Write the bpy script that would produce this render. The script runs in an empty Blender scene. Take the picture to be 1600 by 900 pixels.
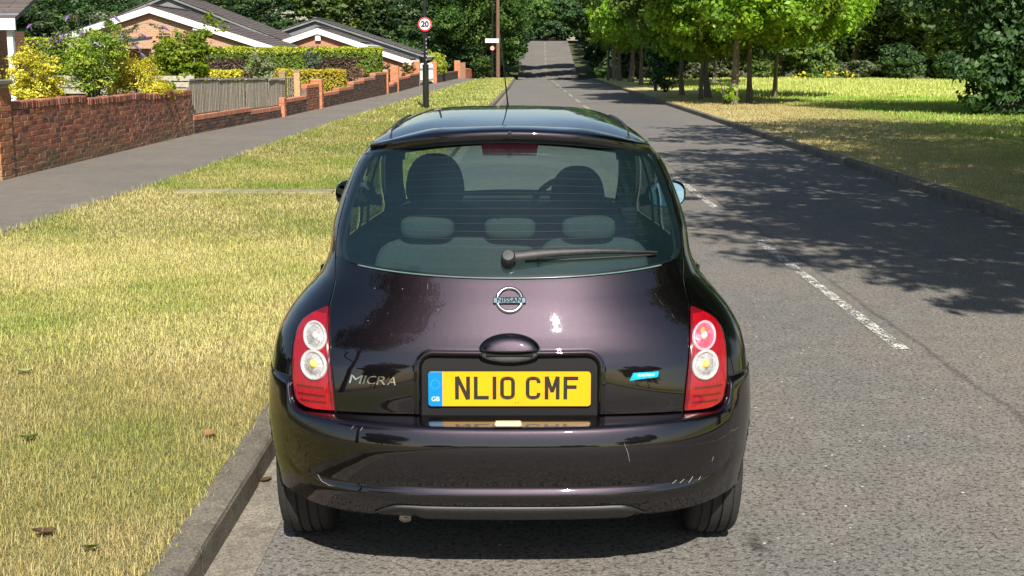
import bpy, math, random
import numpy as np
from mathutils import Vector, Matrix
S = bpy.context.scene
R = math.radians
rnd = random.Random(7)
# ------------------------------------------------------------ camera, light, exposure
cam_d = bpy.data.cameras.new('camera'); cam = bpy.data.objects.new('camera', cam_d)
S.collection.objects.link(cam); S.camera = cam
cam_d.sensor_width = 36.0; cam_d.lens = 45.0; cam_d.clip_end = 2000; cam_d.clip_start = 0.05
cam_d.shift_x = -1/1600
cam.location = (0, 0, 1.70); cam.rotation_euler = (R(90-10.34), 0, 0)
SUN_EL, SUN_AZ = 42.5, 7.0       # azimuth measured from straight behind the camera towards the road side
sv = Vector((math.sin(R(SUN_AZ))*math.cos(R(SUN_EL)), -math.cos(R(SUN_AZ))*math.cos(R(SUN_EL)), math.sin(R(SUN_EL))))
sun_d = bpy.data.lights.new('sun', 'SUN'); sun_d.energy = 4.9; sun_d.angle = R(0.53); sun_d.color = (1.0, 0.955, 0.87)
sun = bpy.data.objects.new('sun', sun_d); S.collection.objects.link(sun)
sun.location = (0, -10, 30); sun.rotation_euler = sv.to_track_quat('Z', 'Y').to_euler()
world = bpy.data.worlds.new("World"); S.world = world; world.use_nodes = True
wn = world.node_tree; wn.nodes.clear()
sky = wn.nodes.new('ShaderNodeTexSky'); sky.sky_type = 'NISHITA'; sky.sun_disc = False
sky.sun_elevation = R(SUN_EL); sky.sun_rotation = R(180-SUN_AZ); sky.air_density = 1.2; sky.dust_density = 1.0
bg = wn.nodes.new('ShaderNodeBackground'); bg.inputs['Strength'].default_value = 0.070
wo = wn.nodes.new('ShaderNodeOutputWorld')
wn.links.new(sky.outputs[0], bg.inputs[0]); wn.links.new(bg.outputs[0], wo.inputs[0])
S.view_settings.view_transform = 'Standard'; S.view_settings.look = 'None'
S.view_settings.exposure = 0.72; S.view_settings.gamma = 1.0
S.render.engine = 'CYCLES'
S.cycles.max_bounces = 10; S.cycles.transparent_max_bounces = 16; S.cycles.glossy_bounces = 4
S.cycles.diffuse_bounces = 3; S.cycles.transmission_bounces = 6

# ------------------------------------------------------------ material helpers
def new_mat(name):
    m = bpy.data.materials.new(name); m.use_nodes = True; nt = m.node_tree
    return m, nt, nt.nodes['Principled BSDF'], nt.nodes['Material Output']
def node(nt, typ, **kw):
    n = nt.nodes.new(typ)
    for k, v in kw.items():
        if k in n.inputs: n.inputs[k].default_value = v
        else: setattr(n, k, v)
    return n
def ramp(nt, src, stops, interp='LINEAR'):
    r = nt.nodes.new('ShaderNodeValToRGB'); r.color_ramp.interpolation = interp
    e = r.color_ramp.elements
    while len(e) < len(stops): e.new(0.5)
    for i, (p, c) in enumerate(stops):
        e[i].position = p; e[i].color = (*c, 1) if len(c) == 3 else c
    nt.links.new(src, r.inputs[0]); return r
def mix(nt, a, b, fac, mode='MIX'):
    m = nt.nodes.new('ShaderNodeMix'); m.data_type = 'RGBA'; m.blend_type = mode
    for s, v in ((m.inputs[6], a), (m.inputs[7], b), (m.inputs[0], fac)):
        if hasattr(v, 'links') or isinstance(v, bpy.types.NodeSocket): nt.links.new(v, s)
        elif isinstance(v, (int, float)): s.default_value = v
        else: s.default_value = (*v, 1)
    return m.outputs[2]
def bump(nt, h, bs, strength=0.4, dist=0.01):
    b = nt.nodes.new('ShaderNodeBump'); b.inputs['Strength'].default_value = strength; b.inputs['Distance'].default_value = dist
    nt.links.new(h, b.inputs['Height']); nt.links.new(b.outputs[0], bs.inputs['Normal']); return b
def objcoord(nt, gen='Object'):
    t = nt.nodes.new('ShaderNodeTexCoord'); return t.outputs[gen]
def worldpos(nt):
    return nt.nodes.new('ShaderNodeNewGeometry').outputs['Position']
def noise(nt, vec, scale, detail=4, rough=0.5):
    n = node(nt, 'ShaderNodeTexNoise', Scale=scale, Detail=detail, Roughness=rough); nt.links.new(vec, n.inputs['Vector']); return n.outputs['Fac']
def mathn(nt, op, a, b=0.0, c=None):
    m = nt.nodes.new('ShaderNodeMath'); m.operation = op
    for s, v in zip(m.inputs, (a, b, c)):
        if v is None: continue
        if isinstance(v, bpy.types.NodeSocket): nt.links.new(v, s)
        else: s.default_value = v
    return m.outputs[0]
def plain(name, col, rough=0.6, metal=0.0, var=0.12, scale=30, coat=0.0, bmp=0.0):
    m, nt, b, o = new_mat(name)
    n = noise(nt, worldpos(nt), scale)
    lo = [c*(1-var) for c in col]; hi = [min(1, c*(1+var)) for c in col]
    r = ramp(nt, n, [(0.3, lo), (0.7, hi)])
    nt.links.new(r.outputs[0], b.inputs['Base Color'])
    b.inputs['Roughness'].default_value = rough; b.inputs['Metallic'].default_value = metal
    b.inputs['Coat Weight'].default_value = coat; b.inputs['Coat Roughness'].default_value = 0.04
    if bmp: bump(nt, n, b, bmp, 0.004)
    return m
def attr_mat(name, rough=0.8, var=0.25, scale=25, bmp=0.0, gain=1.0, dirt_or_veil=None):
    """colour comes from the per-piece attribute 'col'"""
    m, nt, b, o = new_mat(name)
    a = nt.nodes.new('ShaderNodeAttribute'); a.attribute_name = 'col'
    n = noise(nt, worldpos(nt), scale, 6, 0.6)
    r = ramp(nt, n, [(0.3, (1-var,)*3), (0.7, (1+var,)*3)])
    c = mix(nt, a.outputs['Color'], r.outputs[0], 1.0, 'MULTIPLY')
    if dirt_or_veil:
        s = nt.nodes.new('ShaderNodeSeparateXYZ'); nt.links.new(worldpos(nt), s.inputs[0])
        n2 = noise(nt, worldpos(nt), 1.6, 5)
        f = mathn(nt, 'ADD', mathn(nt, 'MULTIPLY', s.outputs[2], -1.6), mathn(nt, 'MULTIPLY', n2, 2.0))
        f = mathn(nt, 'MULTIPLY', mathn(nt, 'MINIMUM', mathn(nt, 'MAXIMUM', f, 0.0), 1.0), 0.75)
        c = mix(nt, c, dirt_or_veil, f)
    nt.links.new(c, b.inputs['Base Color']); b.inputs['Roughness'].default_value = rough
    if bmp: bump(nt, n, b, bmp, 0.006)
    return m
def leaf_mat(name, trans=0.3, rough=0.5, tint=(1, 1, 1)):
    m, nt, b, o = new_mat(name)
    a = nt.nodes.new('ShaderNodeAttribute'); a.attribute_name = 'col'
    oi = nt.nodes.new('ShaderNodeObjectInfo')
    hv = nt.nodes.new('ShaderNodeHueSaturation'); nt.links.new(a.outputs['Color'], hv.inputs['Color'])
    nt.links.new(mathn(nt, 'ADD', mathn(nt, 'MULTIPLY', oi.outputs['Random'], 0.035), 0.482), hv.inputs['Hue'])
    nt.links.new(mathn(nt, 'ADD', mathn(nt, 'MULTIPLY', oi.outputs['Random'], 0.4), 0.8), hv.inputs['Value'])
    c = mix(nt, hv.outputs[0], tint, 1.0, 'MULTIPLY')
    nt.links.new(c, b.inputs['Base Color']); b.inputs['Roughness'].default_value = rough
    b.inputs['Specular IOR Level'].default_value = 0.35
    t = nt.nodes.new('ShaderNodeBsdfTranslucent'); nt.links.new(mix(nt, c, (1.25, 1.15, 0.5), 1.0, 'MULTIPLY'), t.inputs[0])
    ms = nt.nodes.new('ShaderNodeMixShader'); ms.inputs[0].default_value = trans
    nt.links.new(b.outputs[0], ms.inputs[1]); nt.links.new(t.outputs[0], ms.inputs[2]); nt.links.new(ms.outputs[0], o.inputs[0])
    return m

# ------------------------------------------------------------ object helpers
C = S.collection
def mesh_from(name, verts, faces, mats, midx=None, col=None, smooth=False):
    me = bpy.data.meshes.new(name)
    if isinstance(faces, np.ndarray):
        v = np.asarray(verts, np.float32); nf, k = faces.shape
        me.vertices.add(len(v)); me.vertices.foreach_set('co', v.ravel())
        me.loops.add(nf*k); me.loops.foreach_set('vertex_index', faces.astype(np.int32).ravel())
        me.polygons.add(nf); me.polygons.foreach_set('loop_start', np.arange(0, nf*k, k, dtype=np.int32))
        me.polygons.foreach_set('loop_total', np.full(nf, k, np.int32))
        me.update(calc_edges=True)
    else:
        me.from_pydata([tuple(map(float, p)) for p in verts], [], [tuple(f) for f in faces]); me.update()
    for m in (mats if isinstance(mats, (list, tuple)) else [mats]): me.materials.append(m)
    if midx is not None: me.polygons.foreach_set('material_index', np.asarray(midx, np.int32))
    if smooth: me.polygons.foreach_set('use_smooth', np.ones(len(me.polygons), bool))
    if col is not None:      # per-face colours
        c = np.asarray(col, np.float32); a = me.attributes.new('col', 'FLOAT_COLOR', 'FACE')
        a.data.foreach_set('color', np.hstack([c, np.ones((len(c), 1), np.float32)]).ravel())
    return me
def link(name, me, parent=None, loc=None, rot=None):
    o = bpy.data.objects.new(name, me); C.objects.link(o)
    if parent is not None: o.parent = parent
    if loc is not None: o.location = loc
    if rot is not None: o.rotation_euler = rot
    return o
def obj(name, verts, faces, mats, parent=None, **kw):
    return link(name, mesh_from(name, verts, faces, mats, **kw), parent)
def tag(o, label, cat, group=None, kind=None):
    if label: o['label'] = label
    if cat: o['category'] = cat
    if group: o['group'] = group
    if kind: o['kind'] = kind
    return o
def struct(o, label=None):
    o['kind'] = 'structure'
    if label: o['label'] = label
    return o
def stuff(o, label=None, cat=None): 
    o['kind'] = 'stuff'
    if label: o['label'] = label
    if cat: o['category'] = cat
    return o
def empty(name, loc=(0, 0, 0), rz=0.0, label=None, cat=None, group=None):
    o = bpy.data.objects.new(name, None); C.objects.link(o); o.location = loc; o.rotation_euler = (0, 0, rz)
    o.empty_display_size = 0.2
    return tag(o, label, cat, group)
class MB:
    """collects boxes, tubes and grids for ONE mesh"""
    def __init__(s): s.v = []; s.f = []; s.c = []; s.m = []
    def add(s, vs, fs, col=(1, 1, 1), mi=0):
        n = len(s.v); s.v += [tuple(map(float, p)) for p in vs]
        for f in fs: s.f.append(tuple(i+n for i in f)); s.c.append(col); s.m.append(mi)
        return s
    def box(s, c, d, rz=0.0, col=(1, 1, 1), mi=0, bev=0.0, M=None):
        x, y, z = d[0]/2, d[1]/2, d[2]/2
        if bev <= 0:
            vs = [(i*x, j*y, k*z) for k in (-1, 1) for j in (-1, 1) for i in (-1, 1)]
            fs = [(0, 2, 3, 1), (4, 5, 7, 6), (0, 1, 5, 4), (2, 6, 7, 3), (0, 4, 6, 2), (1, 3, 7, 5)]
        else:
            b = bev; vs = []
            for k in (-1, 1):
                for (i, j) in ((-1, -1), (1, -1), (1, 1), (-1, 1)):
                    vs += [(i*(x-b), j*(y-b), k*z), (i*x, j*(y-b), k*(z-b)), (i*(x-b), j*y, k*(z-b))]
            fs = []
            B = lambda q: q*3; T = lambda q: 12+q*3
            fs.append((B(3), B(2), B(1), B(0))); fs.append((T(0), T(1), T(2), T(3)))
            order = [(0, 1, 2), (1, 2, 1), (2, 3, 2), (3, 0, 1)]
            for a, c2, off in order:
                fs.append((B(a)+off, B(c2)+off, T(c2)+off, T(a)+off))
                fs.append((B(a), B(c2), B(c2)+off, B(a)+off)); fs.append((T(a)+off, T(c2)+off, T(c2), T(a)))
            for a in range(4):
                fs.append((B(a)+1, B(a)+2, T(a)+2, T(a)+1)) if a in (0, 2) else fs.append((B(a)+2, B(a)+1, T(a)+1, T(a)+2))
                fs.append((B(a), B(a)+2, B(a)+1)); fs.append((T(a), T(a)+1, T(a)+2))
        if M is None: M = Matrix.Translation(Vector(c)) @ Matrix.Rotation(rz, 4, 'Z')
        return s.add([M @ Vector(p) for p in vs], fs, col, mi)
    def tube(s, pts, rad, n=8, col=(1, 1, 1), mi=0, cap=True, sq=None):
        pts = [Vector(p) for p in pts]; rad = rad if isinstance(rad, (list, tuple)) else [rad]*len(pts)
        vs = []
        for i, p in enumerate(pts):
            d = (pts[min(i+1, len(pts)-1)]-pts[max(i-1, 0)]).normalized()
            a = Vector((0, 0, 1)) if abs(d.z) < 0.9 else Vector((0, 1, 0))
            u = d.cross(a).normalized(); w = u.cross(d)
            for k in range(n):
                t = 2*math.pi*k/n; r2 = sq or 1.0
                vs.append(p+u*math.cos(t)*rad[i]+w*math.sin(t)*rad[i]*r2)
        fs = [(i*n+k, i*n+(k+1) % n, (i+1)*n+(k+1) % n, (i+1)*n+k) for i in range(len(pts)-1) for k in range(n)]
        if cap: fs += [tuple(range(n-1, -1, -1)), tuple((len(pts)-1)*n+k for k in range(n))]
        return s.add(vs, fs, col, mi)
    def lathe(s, prof, n=24, M=None, col=(1, 1, 1), mi=0):
        """prof: list of (r, h), axis = local Z"""
        M = M or Matrix(); vs = []
        for r, h in prof:
            for k in range(n):
                t = 2*math.pi*k/n; vs.append(M @ Vector((r*math.cos(t), r*math.sin(t), h)))
        fs = [(i*n+k, i*n+(k+1) % n, (i+1)*n+(k+1) % n, (i+1)*n+k) for i in range(len(prof)-1) for k in range(n)]
        return s.add(vs, fs, col, mi)
    def build(s, name, mats, parent=None, smooth=False, col=False):
        return obj(name, s.v, s.f, mats, parent, midx=s.m, col=s.c if col else None, smooth=smooth)
def sm(me_obj, ang=35):      # smooth faces, sharp edges above the angle
    me = me_obj.data; me.polygons.foreach_set('use_smooth', np.ones(len(me.polygons), bool))
    me.set_sharp_from_angle(angle=R(ang)); return me_obj
def gridfaces(nr, nc, keep=None):
    i, j = np.meshgrid(np.arange(nr-1), np.arange(nc-1), indexing='ij')
    a = i*nc+j; f = np.stack([a, a+1, a+nc+1, a+nc], -1).reshape(-1, 4)
    if keep is not None: f = f[keep.reshape(-1)]
    return f
def text_mesh(body, size, extrude=0.0, offset=0.0):
    cu = bpy.data.curves.new('txt', 'FONT'); cu.body = body; cu.size = size; cu.extrude = extrude; cu.offset = offset
    cu.align_x = 'CENTER'; cu.align_y = 'CENTER'; cu.resolution_u = 4
    o = bpy.data.objects.new('txt', cu); me = bpy.data.meshes.new_from_object(o)
    bpy.data.objects.remove(o); bpy.data.curves.remove(cu); return me

# ------------------------------------------------------------ layout of the street (metres; +Y along the road)
def H(y):   # height of the road: level, a dip, then the hill
    return np.interp(y, [-60, 88, 100, 114, 124, 132, 182, 205, 260, 400], [0, 0, -0.35, -1.5, -1.35, -0.5, 3.45, 4.2, 4.6, 4.6])
LY = [-60, 20, 35, 47, 66, 92, 130, 182, 260]
def LK(y): return np.interp(y, LY, [-1.02, -1.02, -0.80, -0.52, -0.15, 0.22, 0.55, 1.15, 2.5])     # face of the kerb by the car
def RK(y): return np.interp(y, LY, [5.08, 5.15, 5.22, 5.25, 5.30, 5.55, 6.55, 7.7, 9.6])
WY = [-20, 16.8, 26.1, 33.2, 38.8, 52.9, 56, 67, 70, 85, 103, 115]
def WALL(y): return np.interp(y, WY, [-6.75, -6.55, -6.48, -5.95, -5.74, -5.10, -4.95, -4.78, -4.45, -3.75, -2.8, -2.2])
def VG(y): return np.interp(y, [-20, 11.3, 16.2, 29, 47, 64, 90, 110], [-4.75, -4.57, -4.36, -4.2, -3.75, -3.2, -2.1, -1.2])   # verge / pavement edge
def CL(y): return np.interp(y, [0, 15, 42, 66, 92, 130, 182, 260], [2.28, 2.28, 2.40, 2.48, 2.65, 3.4, 4.45, 6.1])

# ------------------------------------------------------------ ground materials
def asphalt(name, lo, hi, bin_scale=62, speck=True, line=False, stain=False, contrast=1.0):
    m, nt, b, o = new_mat(name); P = worldpos(nt)
    v = node(nt, 'ShaderNodeTexVoronoi', Scale=bin_scale); v.feature = 'F1'; nt.links.new(P, v.inputs['Vector'])
    ve = node(nt, 'ShaderNodeTexVoronoi', Scale=bin_scale); ve.feature = 'DISTANCE_TO_EDGE'; nt.links.new(P, ve.inputs['Vector'])
    chip = ramp(nt, v.outputs['Color'], [(0.25, lo), (0.8, hi)])
    edge = ramp(nt, ve.outputs['Distance'], [(0.02, (0, 0, 0)), (0.10, (1, 1, 1))])
    c = mix(nt, [x*0.86 for x in lo], chip.outputs[0], edge.outputs[0])
    # dark open pits between the chippings
    pit = noise(nt, P, bin_scale*1.0, 1.2, 0.45)
    pr = ramp(nt, pit, [(0.37, (0.48,)*3), (0.445, (1, 1, 1))])
    c = mix(nt, c, pr.outputs[0], contrast, 'MULTIPLY')
    big = noise(nt, P, 0.45, 5, 0.6); br = ramp(nt, big, [(0.3, (0.82, 0.85, 0.90)), (0.7, (1.10, 1.06, 1.00))])
    c = mix(nt, c, br.outputs[0], 1.0, 'MULTIPLY')
    mid = noise(nt, P, 6, 4, 0.65); br = ramp(nt, mid, [(0.3, (0.88,)*3), (0.7, (1.12,)*3)])
    c = mix(nt, c, br.outputs[0], 1.0, 'MULTIPLY')
    if speck:
        v2 = node(nt, 'ShaderNodeTexVoronoi', Scale=9.0); nt.links.new(P, v2.inputs['Vector'])
        sp = ramp(nt, v2.outputs['Distance'], [(0.045, (1, 1, 1)), (0.06, (0, 0, 0))])
        c = mix(nt, c, (0.62, 0.60, 0.56), sp.outputs[0])
    s = nt.nodes.new('ShaderNodeSeparateXYZ'); nt.links.new(P, s.inputs[0])
    if line:     # joint between two lanes of surfacing, just beyond the centre line
        wob = mathn(nt, 'MULTIPLY', noise(nt, P, 2.2, 4), 0.10)
        d = mathn(nt, 'ABSOLUTE', mathn(nt, 'ADD', mathn(nt, 'SUBTRACT', s.outputs[0], 2.47), wob))
        lr = ramp(nt, mathn(nt, 'ADD', d, mathn(nt, 'MULTIPLY', noise(nt, P, 9, 3), 0.03)), [(0.018, (0.55,)*3), (0.045, (1, 1, 1))])
        c = mix(nt, c, lr.outputs[0], 0.8, 'MULTIPLY')
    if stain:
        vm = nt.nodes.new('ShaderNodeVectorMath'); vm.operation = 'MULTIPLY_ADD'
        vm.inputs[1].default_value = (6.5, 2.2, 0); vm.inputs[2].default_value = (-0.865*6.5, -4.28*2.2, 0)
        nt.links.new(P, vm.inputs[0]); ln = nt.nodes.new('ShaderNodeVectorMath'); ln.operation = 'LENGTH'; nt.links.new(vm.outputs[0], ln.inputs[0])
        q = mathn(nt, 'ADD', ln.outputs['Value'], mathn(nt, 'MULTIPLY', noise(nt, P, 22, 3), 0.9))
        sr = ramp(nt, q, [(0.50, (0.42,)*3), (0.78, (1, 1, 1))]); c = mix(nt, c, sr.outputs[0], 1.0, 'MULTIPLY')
    nt.links.new(c, b.inputs['Base Color']); b.inputs['Roughness'].default_value = 0.82; b.inputs['Specular IOR Level'].default_value = 0.3
    h = mathn(nt, 'ADD', edge.outputs[0], mathn(nt, 'MULTIPLY', pr.outputs[0], 1.6))
    bump(nt, h, b, 0.55, 0.004); return m
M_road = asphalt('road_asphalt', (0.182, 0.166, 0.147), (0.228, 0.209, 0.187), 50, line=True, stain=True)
M_pave = asphalt('pavement_asphalt', (0.190, 0.166, 0.140), (0.235, 0.206, 0.176), 130, contrast=0.3)
def concrete(name, col, fleck=True):
    m, nt, b, o = new_mat(name); P = worldpos(nt)
    n = noise(nt, P, 3, 6, 0.7); f = noise(nt, P, 120, 3, 0.6)
    r = ramp(nt, n, [(0.3, [c*0.68 for c in col]), (0.7, [c*1.2 for c in col])])
    r2 = ramp(nt, f, [(0.38, (0.62,)*3), (0.62, (1.32,)*3)])
    oi = nt.nodes.new('ShaderNodeObjectInfo'); tone = ramp(nt, oi.outputs['Random'], [(0, (.78, .78, .76)), (1, (1.18, 1.16, 1.14))])
    st = ramp(nt, noise(nt, P, 9, 5, .7), [(.36, (.55, .52, .45)), (.5, (1, 1, 1))])
    c = mix(nt, mix(nt, mix(nt, r.outputs[0], r2.outputs[0], 1.0, 'MULTIPLY'), tone.outputs[0], 1.0, 'MULTIPLY'), st.outputs[0], .7, 'MULTIPLY'); nt.links.new(c, b.inputs['Base Color'])
    b.inputs['Roughness'].default_value = 0.9; bump(nt, f, b, 0.5, 0.003); return m
M_kerb = concrete('kerb_concrete', (0.175, 0.152, 0.120), True); M_chan = concrete('channel_concrete', (0.205, 0.182, 0.148))
def soil_mat(name, stops, sc=1.3, fine=45):
    m, nt, b, o = new_mat(name); P = worldpos(nt)
    n = noise(nt, P, sc, 6, 0.65); f = noise(nt, P, fine, 5, 0.75)
    r = ramp(nt, n, stops); r2 = ramp(nt, f, [(0.3, (0.55,)*3), (0.7, (1.35,)*3)])
    nt.links.new(mix(nt, r.outputs[0], r2.outputs[0], 1.0, 'MULTIPLY'), b.inputs['Base Color'])
    b.inputs['Roughness'].default_value = 0.95; bump(nt, f, b, 0.8, 0.02); return m
M_verge = soil_mat('verge_turf', [(0.32, (0.20, 0.17, 0.070)), (0.5, (0.16, 0.165, 0.055)), (0.68, (0.11, 0.15, 0.035))])
def park_mat():
    m, nt, b, o = new_mat('park_grass'); P = worldpos(nt)
    s = nt.nodes.new('ShaderNodeSeparateXYZ'); nt.links.new(P, s.inputs[0])
    X, Y = s.outputs[0], s.outputs[1]
    big = noise(nt, P, 0.16, 4, 0.55); med = noise(nt, P, 0.9, 5, 0.6)
    # dry straw strip by the road, lush green hollow, pale seeding grass far out
    d = mathn(nt, 'ADD', mathn(nt, 'SUBTRACT', X, 5.2), mathn(nt, 'MULTIPLY', mathn(nt, 'SUBTRACT', big, 0.5), 5.0))
    d = mathn(nt, 'ADD', d, mathn(nt, 'MULTIPLY', mathn(nt, 'ABSOLUTE', mathn(nt, 'SUBTRACT', Y, 33)), 0.05))
    strip = ramp(nt, mathn(nt, 'DIVIDE', d, 10.0), [(0.22, (0, 0, 0)), (0.50, (1, 1, 1))])
    straw = ramp(nt, med, [(0.3, (0.48, 0.38, 0.16)), (0.7, (0.60, 0.50, 0.24))])
    lush = ramp(nt, med, [(0.3, (0.20, 0.34, 0.030)), (0.7, (0.34, 0.46, 0.055))])
    far = ramp(nt, med, [(0.3, (0.40, 0.44, 0.080)), (0.7, (0.58, 0.56, 0.14))])
    ff = ramp(nt, mathn(nt, 'DIVIDE', mathn(nt, 'ADD', Y, mathn(nt, 'MULTIPLY', big, 14.0)), 100.0), [(0.46, (0, 0, 0)), (0.62, (1, 1, 1))])
    g = mix(nt, lush.outputs[0], far.outputs[0], ff.outputs[0])
    c = mix(nt, straw.outputs[0], g, strip.outputs[0])
    f = noise(nt, P, 30, 6, 0.75); fr = ramp(nt, f, [(0.3, (0.62,)*3), (0.7, (1.35,)*3)])
    nt.links.new(mix(nt, c, fr.outputs[0], 1.0, 'MULTIPLY'), b.inputs['Base Color'])
    b.inputs['Roughness'].default_value = 0.95; bump(nt, f, b, 0.9, 0.04); return m
M_park = park_mat()
M_earth = soil_mat('woodland_floor', [(0.3, (0.045, 0.050, 0.018)), (0.7, (0.09, 0.10, 0.03))], 0.4, 12)
M_garden = soil_mat('garden_soil', [(0.3, (0.07, 0.05, 0.035)), (0.7, (0.12, 0.12, 0.05))], 0.8, 20)
def sheet(name, mat, ys, fl, fr, z0, nx=2, zf=None):
    ys = np.asarray(ys, float); a = np.asarray([fl(y) for y in ys]); b = np.asarray([fr(y) for y in ys])
    t = np.linspace(0, 1, nx); X = a[:, None]*(1-t)+b[:, None]*t; Y = np.repeat(ys[:, None], nx, 1)
    Z = np.repeat((H(ys)+z0)[:, None], nx, 1)
    if zf is not None: Z = Z+zf(X, Y)
    return struct(obj(name, np.stack([X, Y, Z], -1).reshape(-1, 3), gridfaces(len(ys), nx), mat, smooth=True))
YS = np.concatenate([np.arange(-220, -60, 8.0), np.arange(-60, 88, 2.0), np.arange(88, 262, 1.5)])
big = np.concatenate([np.arange(-300, 88, 12.0), np.arange(88, 262, 3.0), np.arange(262, 620, 25.0)])
def land(X, Y):      # land falls away a little behind the houses, rises in the woods
    return np.where(X < -8, -np.clip((-8-X)*0.05, 0, 1.2), 0.0)
sheet('ground', M_earth, big, lambda y: -420, lambda y: 420, -0.35, 60, land)
sheet('road', M_road, YS, lambda y: LK(y)-0.02, lambda y: RK(y)+0.02, 0.0, 5)
KH = 0.115
sheet('grass_verge', M_verge, YS[YS < 116], lambda y: VG(y)-0.03, lambda y: LK(y)-0.115, KH-0.012, 6)
sheet('pavement', M_pave, YS[YS < 118], lambda y: WALL(y)-0.05, lambda y: VG(y), KH-0.006, 3)
PY = np.concatenate([np.arange(-220, -60, 8.0), np.arange(-60, 88, 1.5), np.arange(88, 130, 1.5)])
def park_z(X, Y):
    return 0.10*np.sin(X*0.21+1)*np.sin(Y*0.13)*np.clip((X-9)/6, 0, 1) - 0.06*np.clip((X-7)/4, 0, 1)
sheet('park_lawn', M_park, PY, lambda y: RK(y)+0.115, lambda y: RK(y)+70, KH-0.006, 50, park_z)
GY = np.arange(-10, 120, 3.0)
sheet('garden_ground', M_garden, GY, lambda y: WALL(y)-26, lambda y: WALL(y)-0.05, 0.10, 14, lambda X, Y: -np.clip((-8-X)*0.06, 0, 1.0))
# concrete channel beside the kerb and a strip of old slabs crossing the verge
ch = sheet('road_channel', M_chan, YS[YS < 60], lambda y: LK(y)+0.0, lambda y: LK(y)+0.165, 0.004, 2)
# worn centre-line paint
def worn(name, col, thr=0.5):
    m, nt, b, o = new_mat(name); P = worldpos(nt)
    n = noise(nt, P, 55, 3, 0.6); n2 = noise(nt, P, 7, 4, 0.6)
    f = mathn(nt, 'ADD', mathn(nt, 'MULTIPLY', n, 0.6), mathn(nt, 'MULTIPLY', n2, 0.4))
    r = ramp(nt, f, [(thr-0.015, (0, 0, 0)), (thr+0.015, (1, 1, 1))])
    b.inputs['Base Color'].default_value = (*col, 1); b.inputs['Roughness'].default_value = 0.7
    t = nt.nodes.new('ShaderNodeBsdfTransparent'); ms = nt.nodes.new('ShaderNodeMixShader')
    nt.links.new(r.outputs[0], ms.inputs[0]); nt.links.new(t.outputs[0], ms.inputs[1]); nt.links.new(b.outputs[0], ms.inputs[2])
    nt.links.new(ms.outputs[0], o.inputs[0]); return m
M_line = worn('worn_line_paint', (0.62, 0.60, 0.53), 0.515)
dashes = [(7.3, 11.8), (14.3, 18.4), (20.8, 24.9), (27.2, 31.3), (33.6, 37.6)] + [(y, y+4) for y in np.arange(40, 120, 6.3)] + [(y, y+4) for y in np.arange(132, 180, 6.3)] + [(0.6, 4.8)]
for y0, y1 in dashes:
    n = 8; ys = np.linspace(y0, y1, n); vs = []
    for i, y in enumerate(ys):
        x = float(CL(y)); j = 0.006*math.sin(y*9); vs += [(x-0.045+j, y, H(y)+0.005), (x+0.045-j, y, H(y)+0.005)]
    d = obj('centre_line_dash', vs, gridfaces(n, 2), M_line); struct(d)
# ------------------------------------------------------------ kerbs: every stone its own piece
def kerb(name, edge, sgn, y0, y1, drop=()):
    root = bpy.data.objects.new(name, None); C.objects.link(root); root['kind'] = 'structure'
    prof = [(0, -0.12), (0.0, KH-0.022), (0.006*sgn, KH-0.008), (0.022*sgn, KH), (0.115*sgn, KH-0.001), (0.118*sgn, KH-0.006), (0.118*sgn, -0.12)]
    meshes = {}
    y = y0; i = 0
    while y < y1:
        L = 0.908; x0, x1 = float(edge(y)), float(edge(y+L)); zz = float(H(y)); z1 = float(H(y+L))
        key = rnd.randrange(6)
        if key not in meshes:
            vs = [(px, py, pz) for py in (0.0, 0.900) for px, pz in prof]
            rr = random.Random(key); vs = [(px+rr.uniform(-.002, .002), py, pz+rr.uniform(-.0015, .0015)) for px, py, pz in vs]
            n = len(prof); fs = [(k, k+1, k+1+n, k+n) for k in range(n-1)]+[tuple(range(n-1, -1, -1)), tuple(range(n, 2*n))]
            t = rr.uniform(0.85, 1.12)
            meshes[key] = mesh_from('kerb_stone', vs, fs, M_kerb)
        o = link('kerb_stone', meshes[key], root)
        o.location = (x0+rnd.uniform(-.003, .003), y, zz+rnd.uniform(-.003, .003))
        o.rotation_euler = (math.atan2(z1-zz, L), 0, -math.atan2(x1-x0, L)+rnd.uniform(-.003, .003))
        y += 0.912; i += 1
    return root
kerb('kerb_left', LK, -1, -2.4, 128); kerb('kerb_right', RK, 1, -2.0, 128)

# slabs across the verge
M_slab = concrete('old_path_concrete', (0.30, 0.25, 0.17))
rt = bpy.data.objects.new('path', None); C.objects.link(rt); struct(rt)
for i, x in enumerate(np.arange(-3.95, -1.2, 0.62)):
    b = MB().box((x+0.3, 15.0+0.02*rnd.random(), KH-0.014), (0.60, 0.30+0.05*rnd.random(), 0.05), rz=0.02*rnd.random(), bev=0.006); b.build('paving_slab', M_slab, rt)

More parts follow.
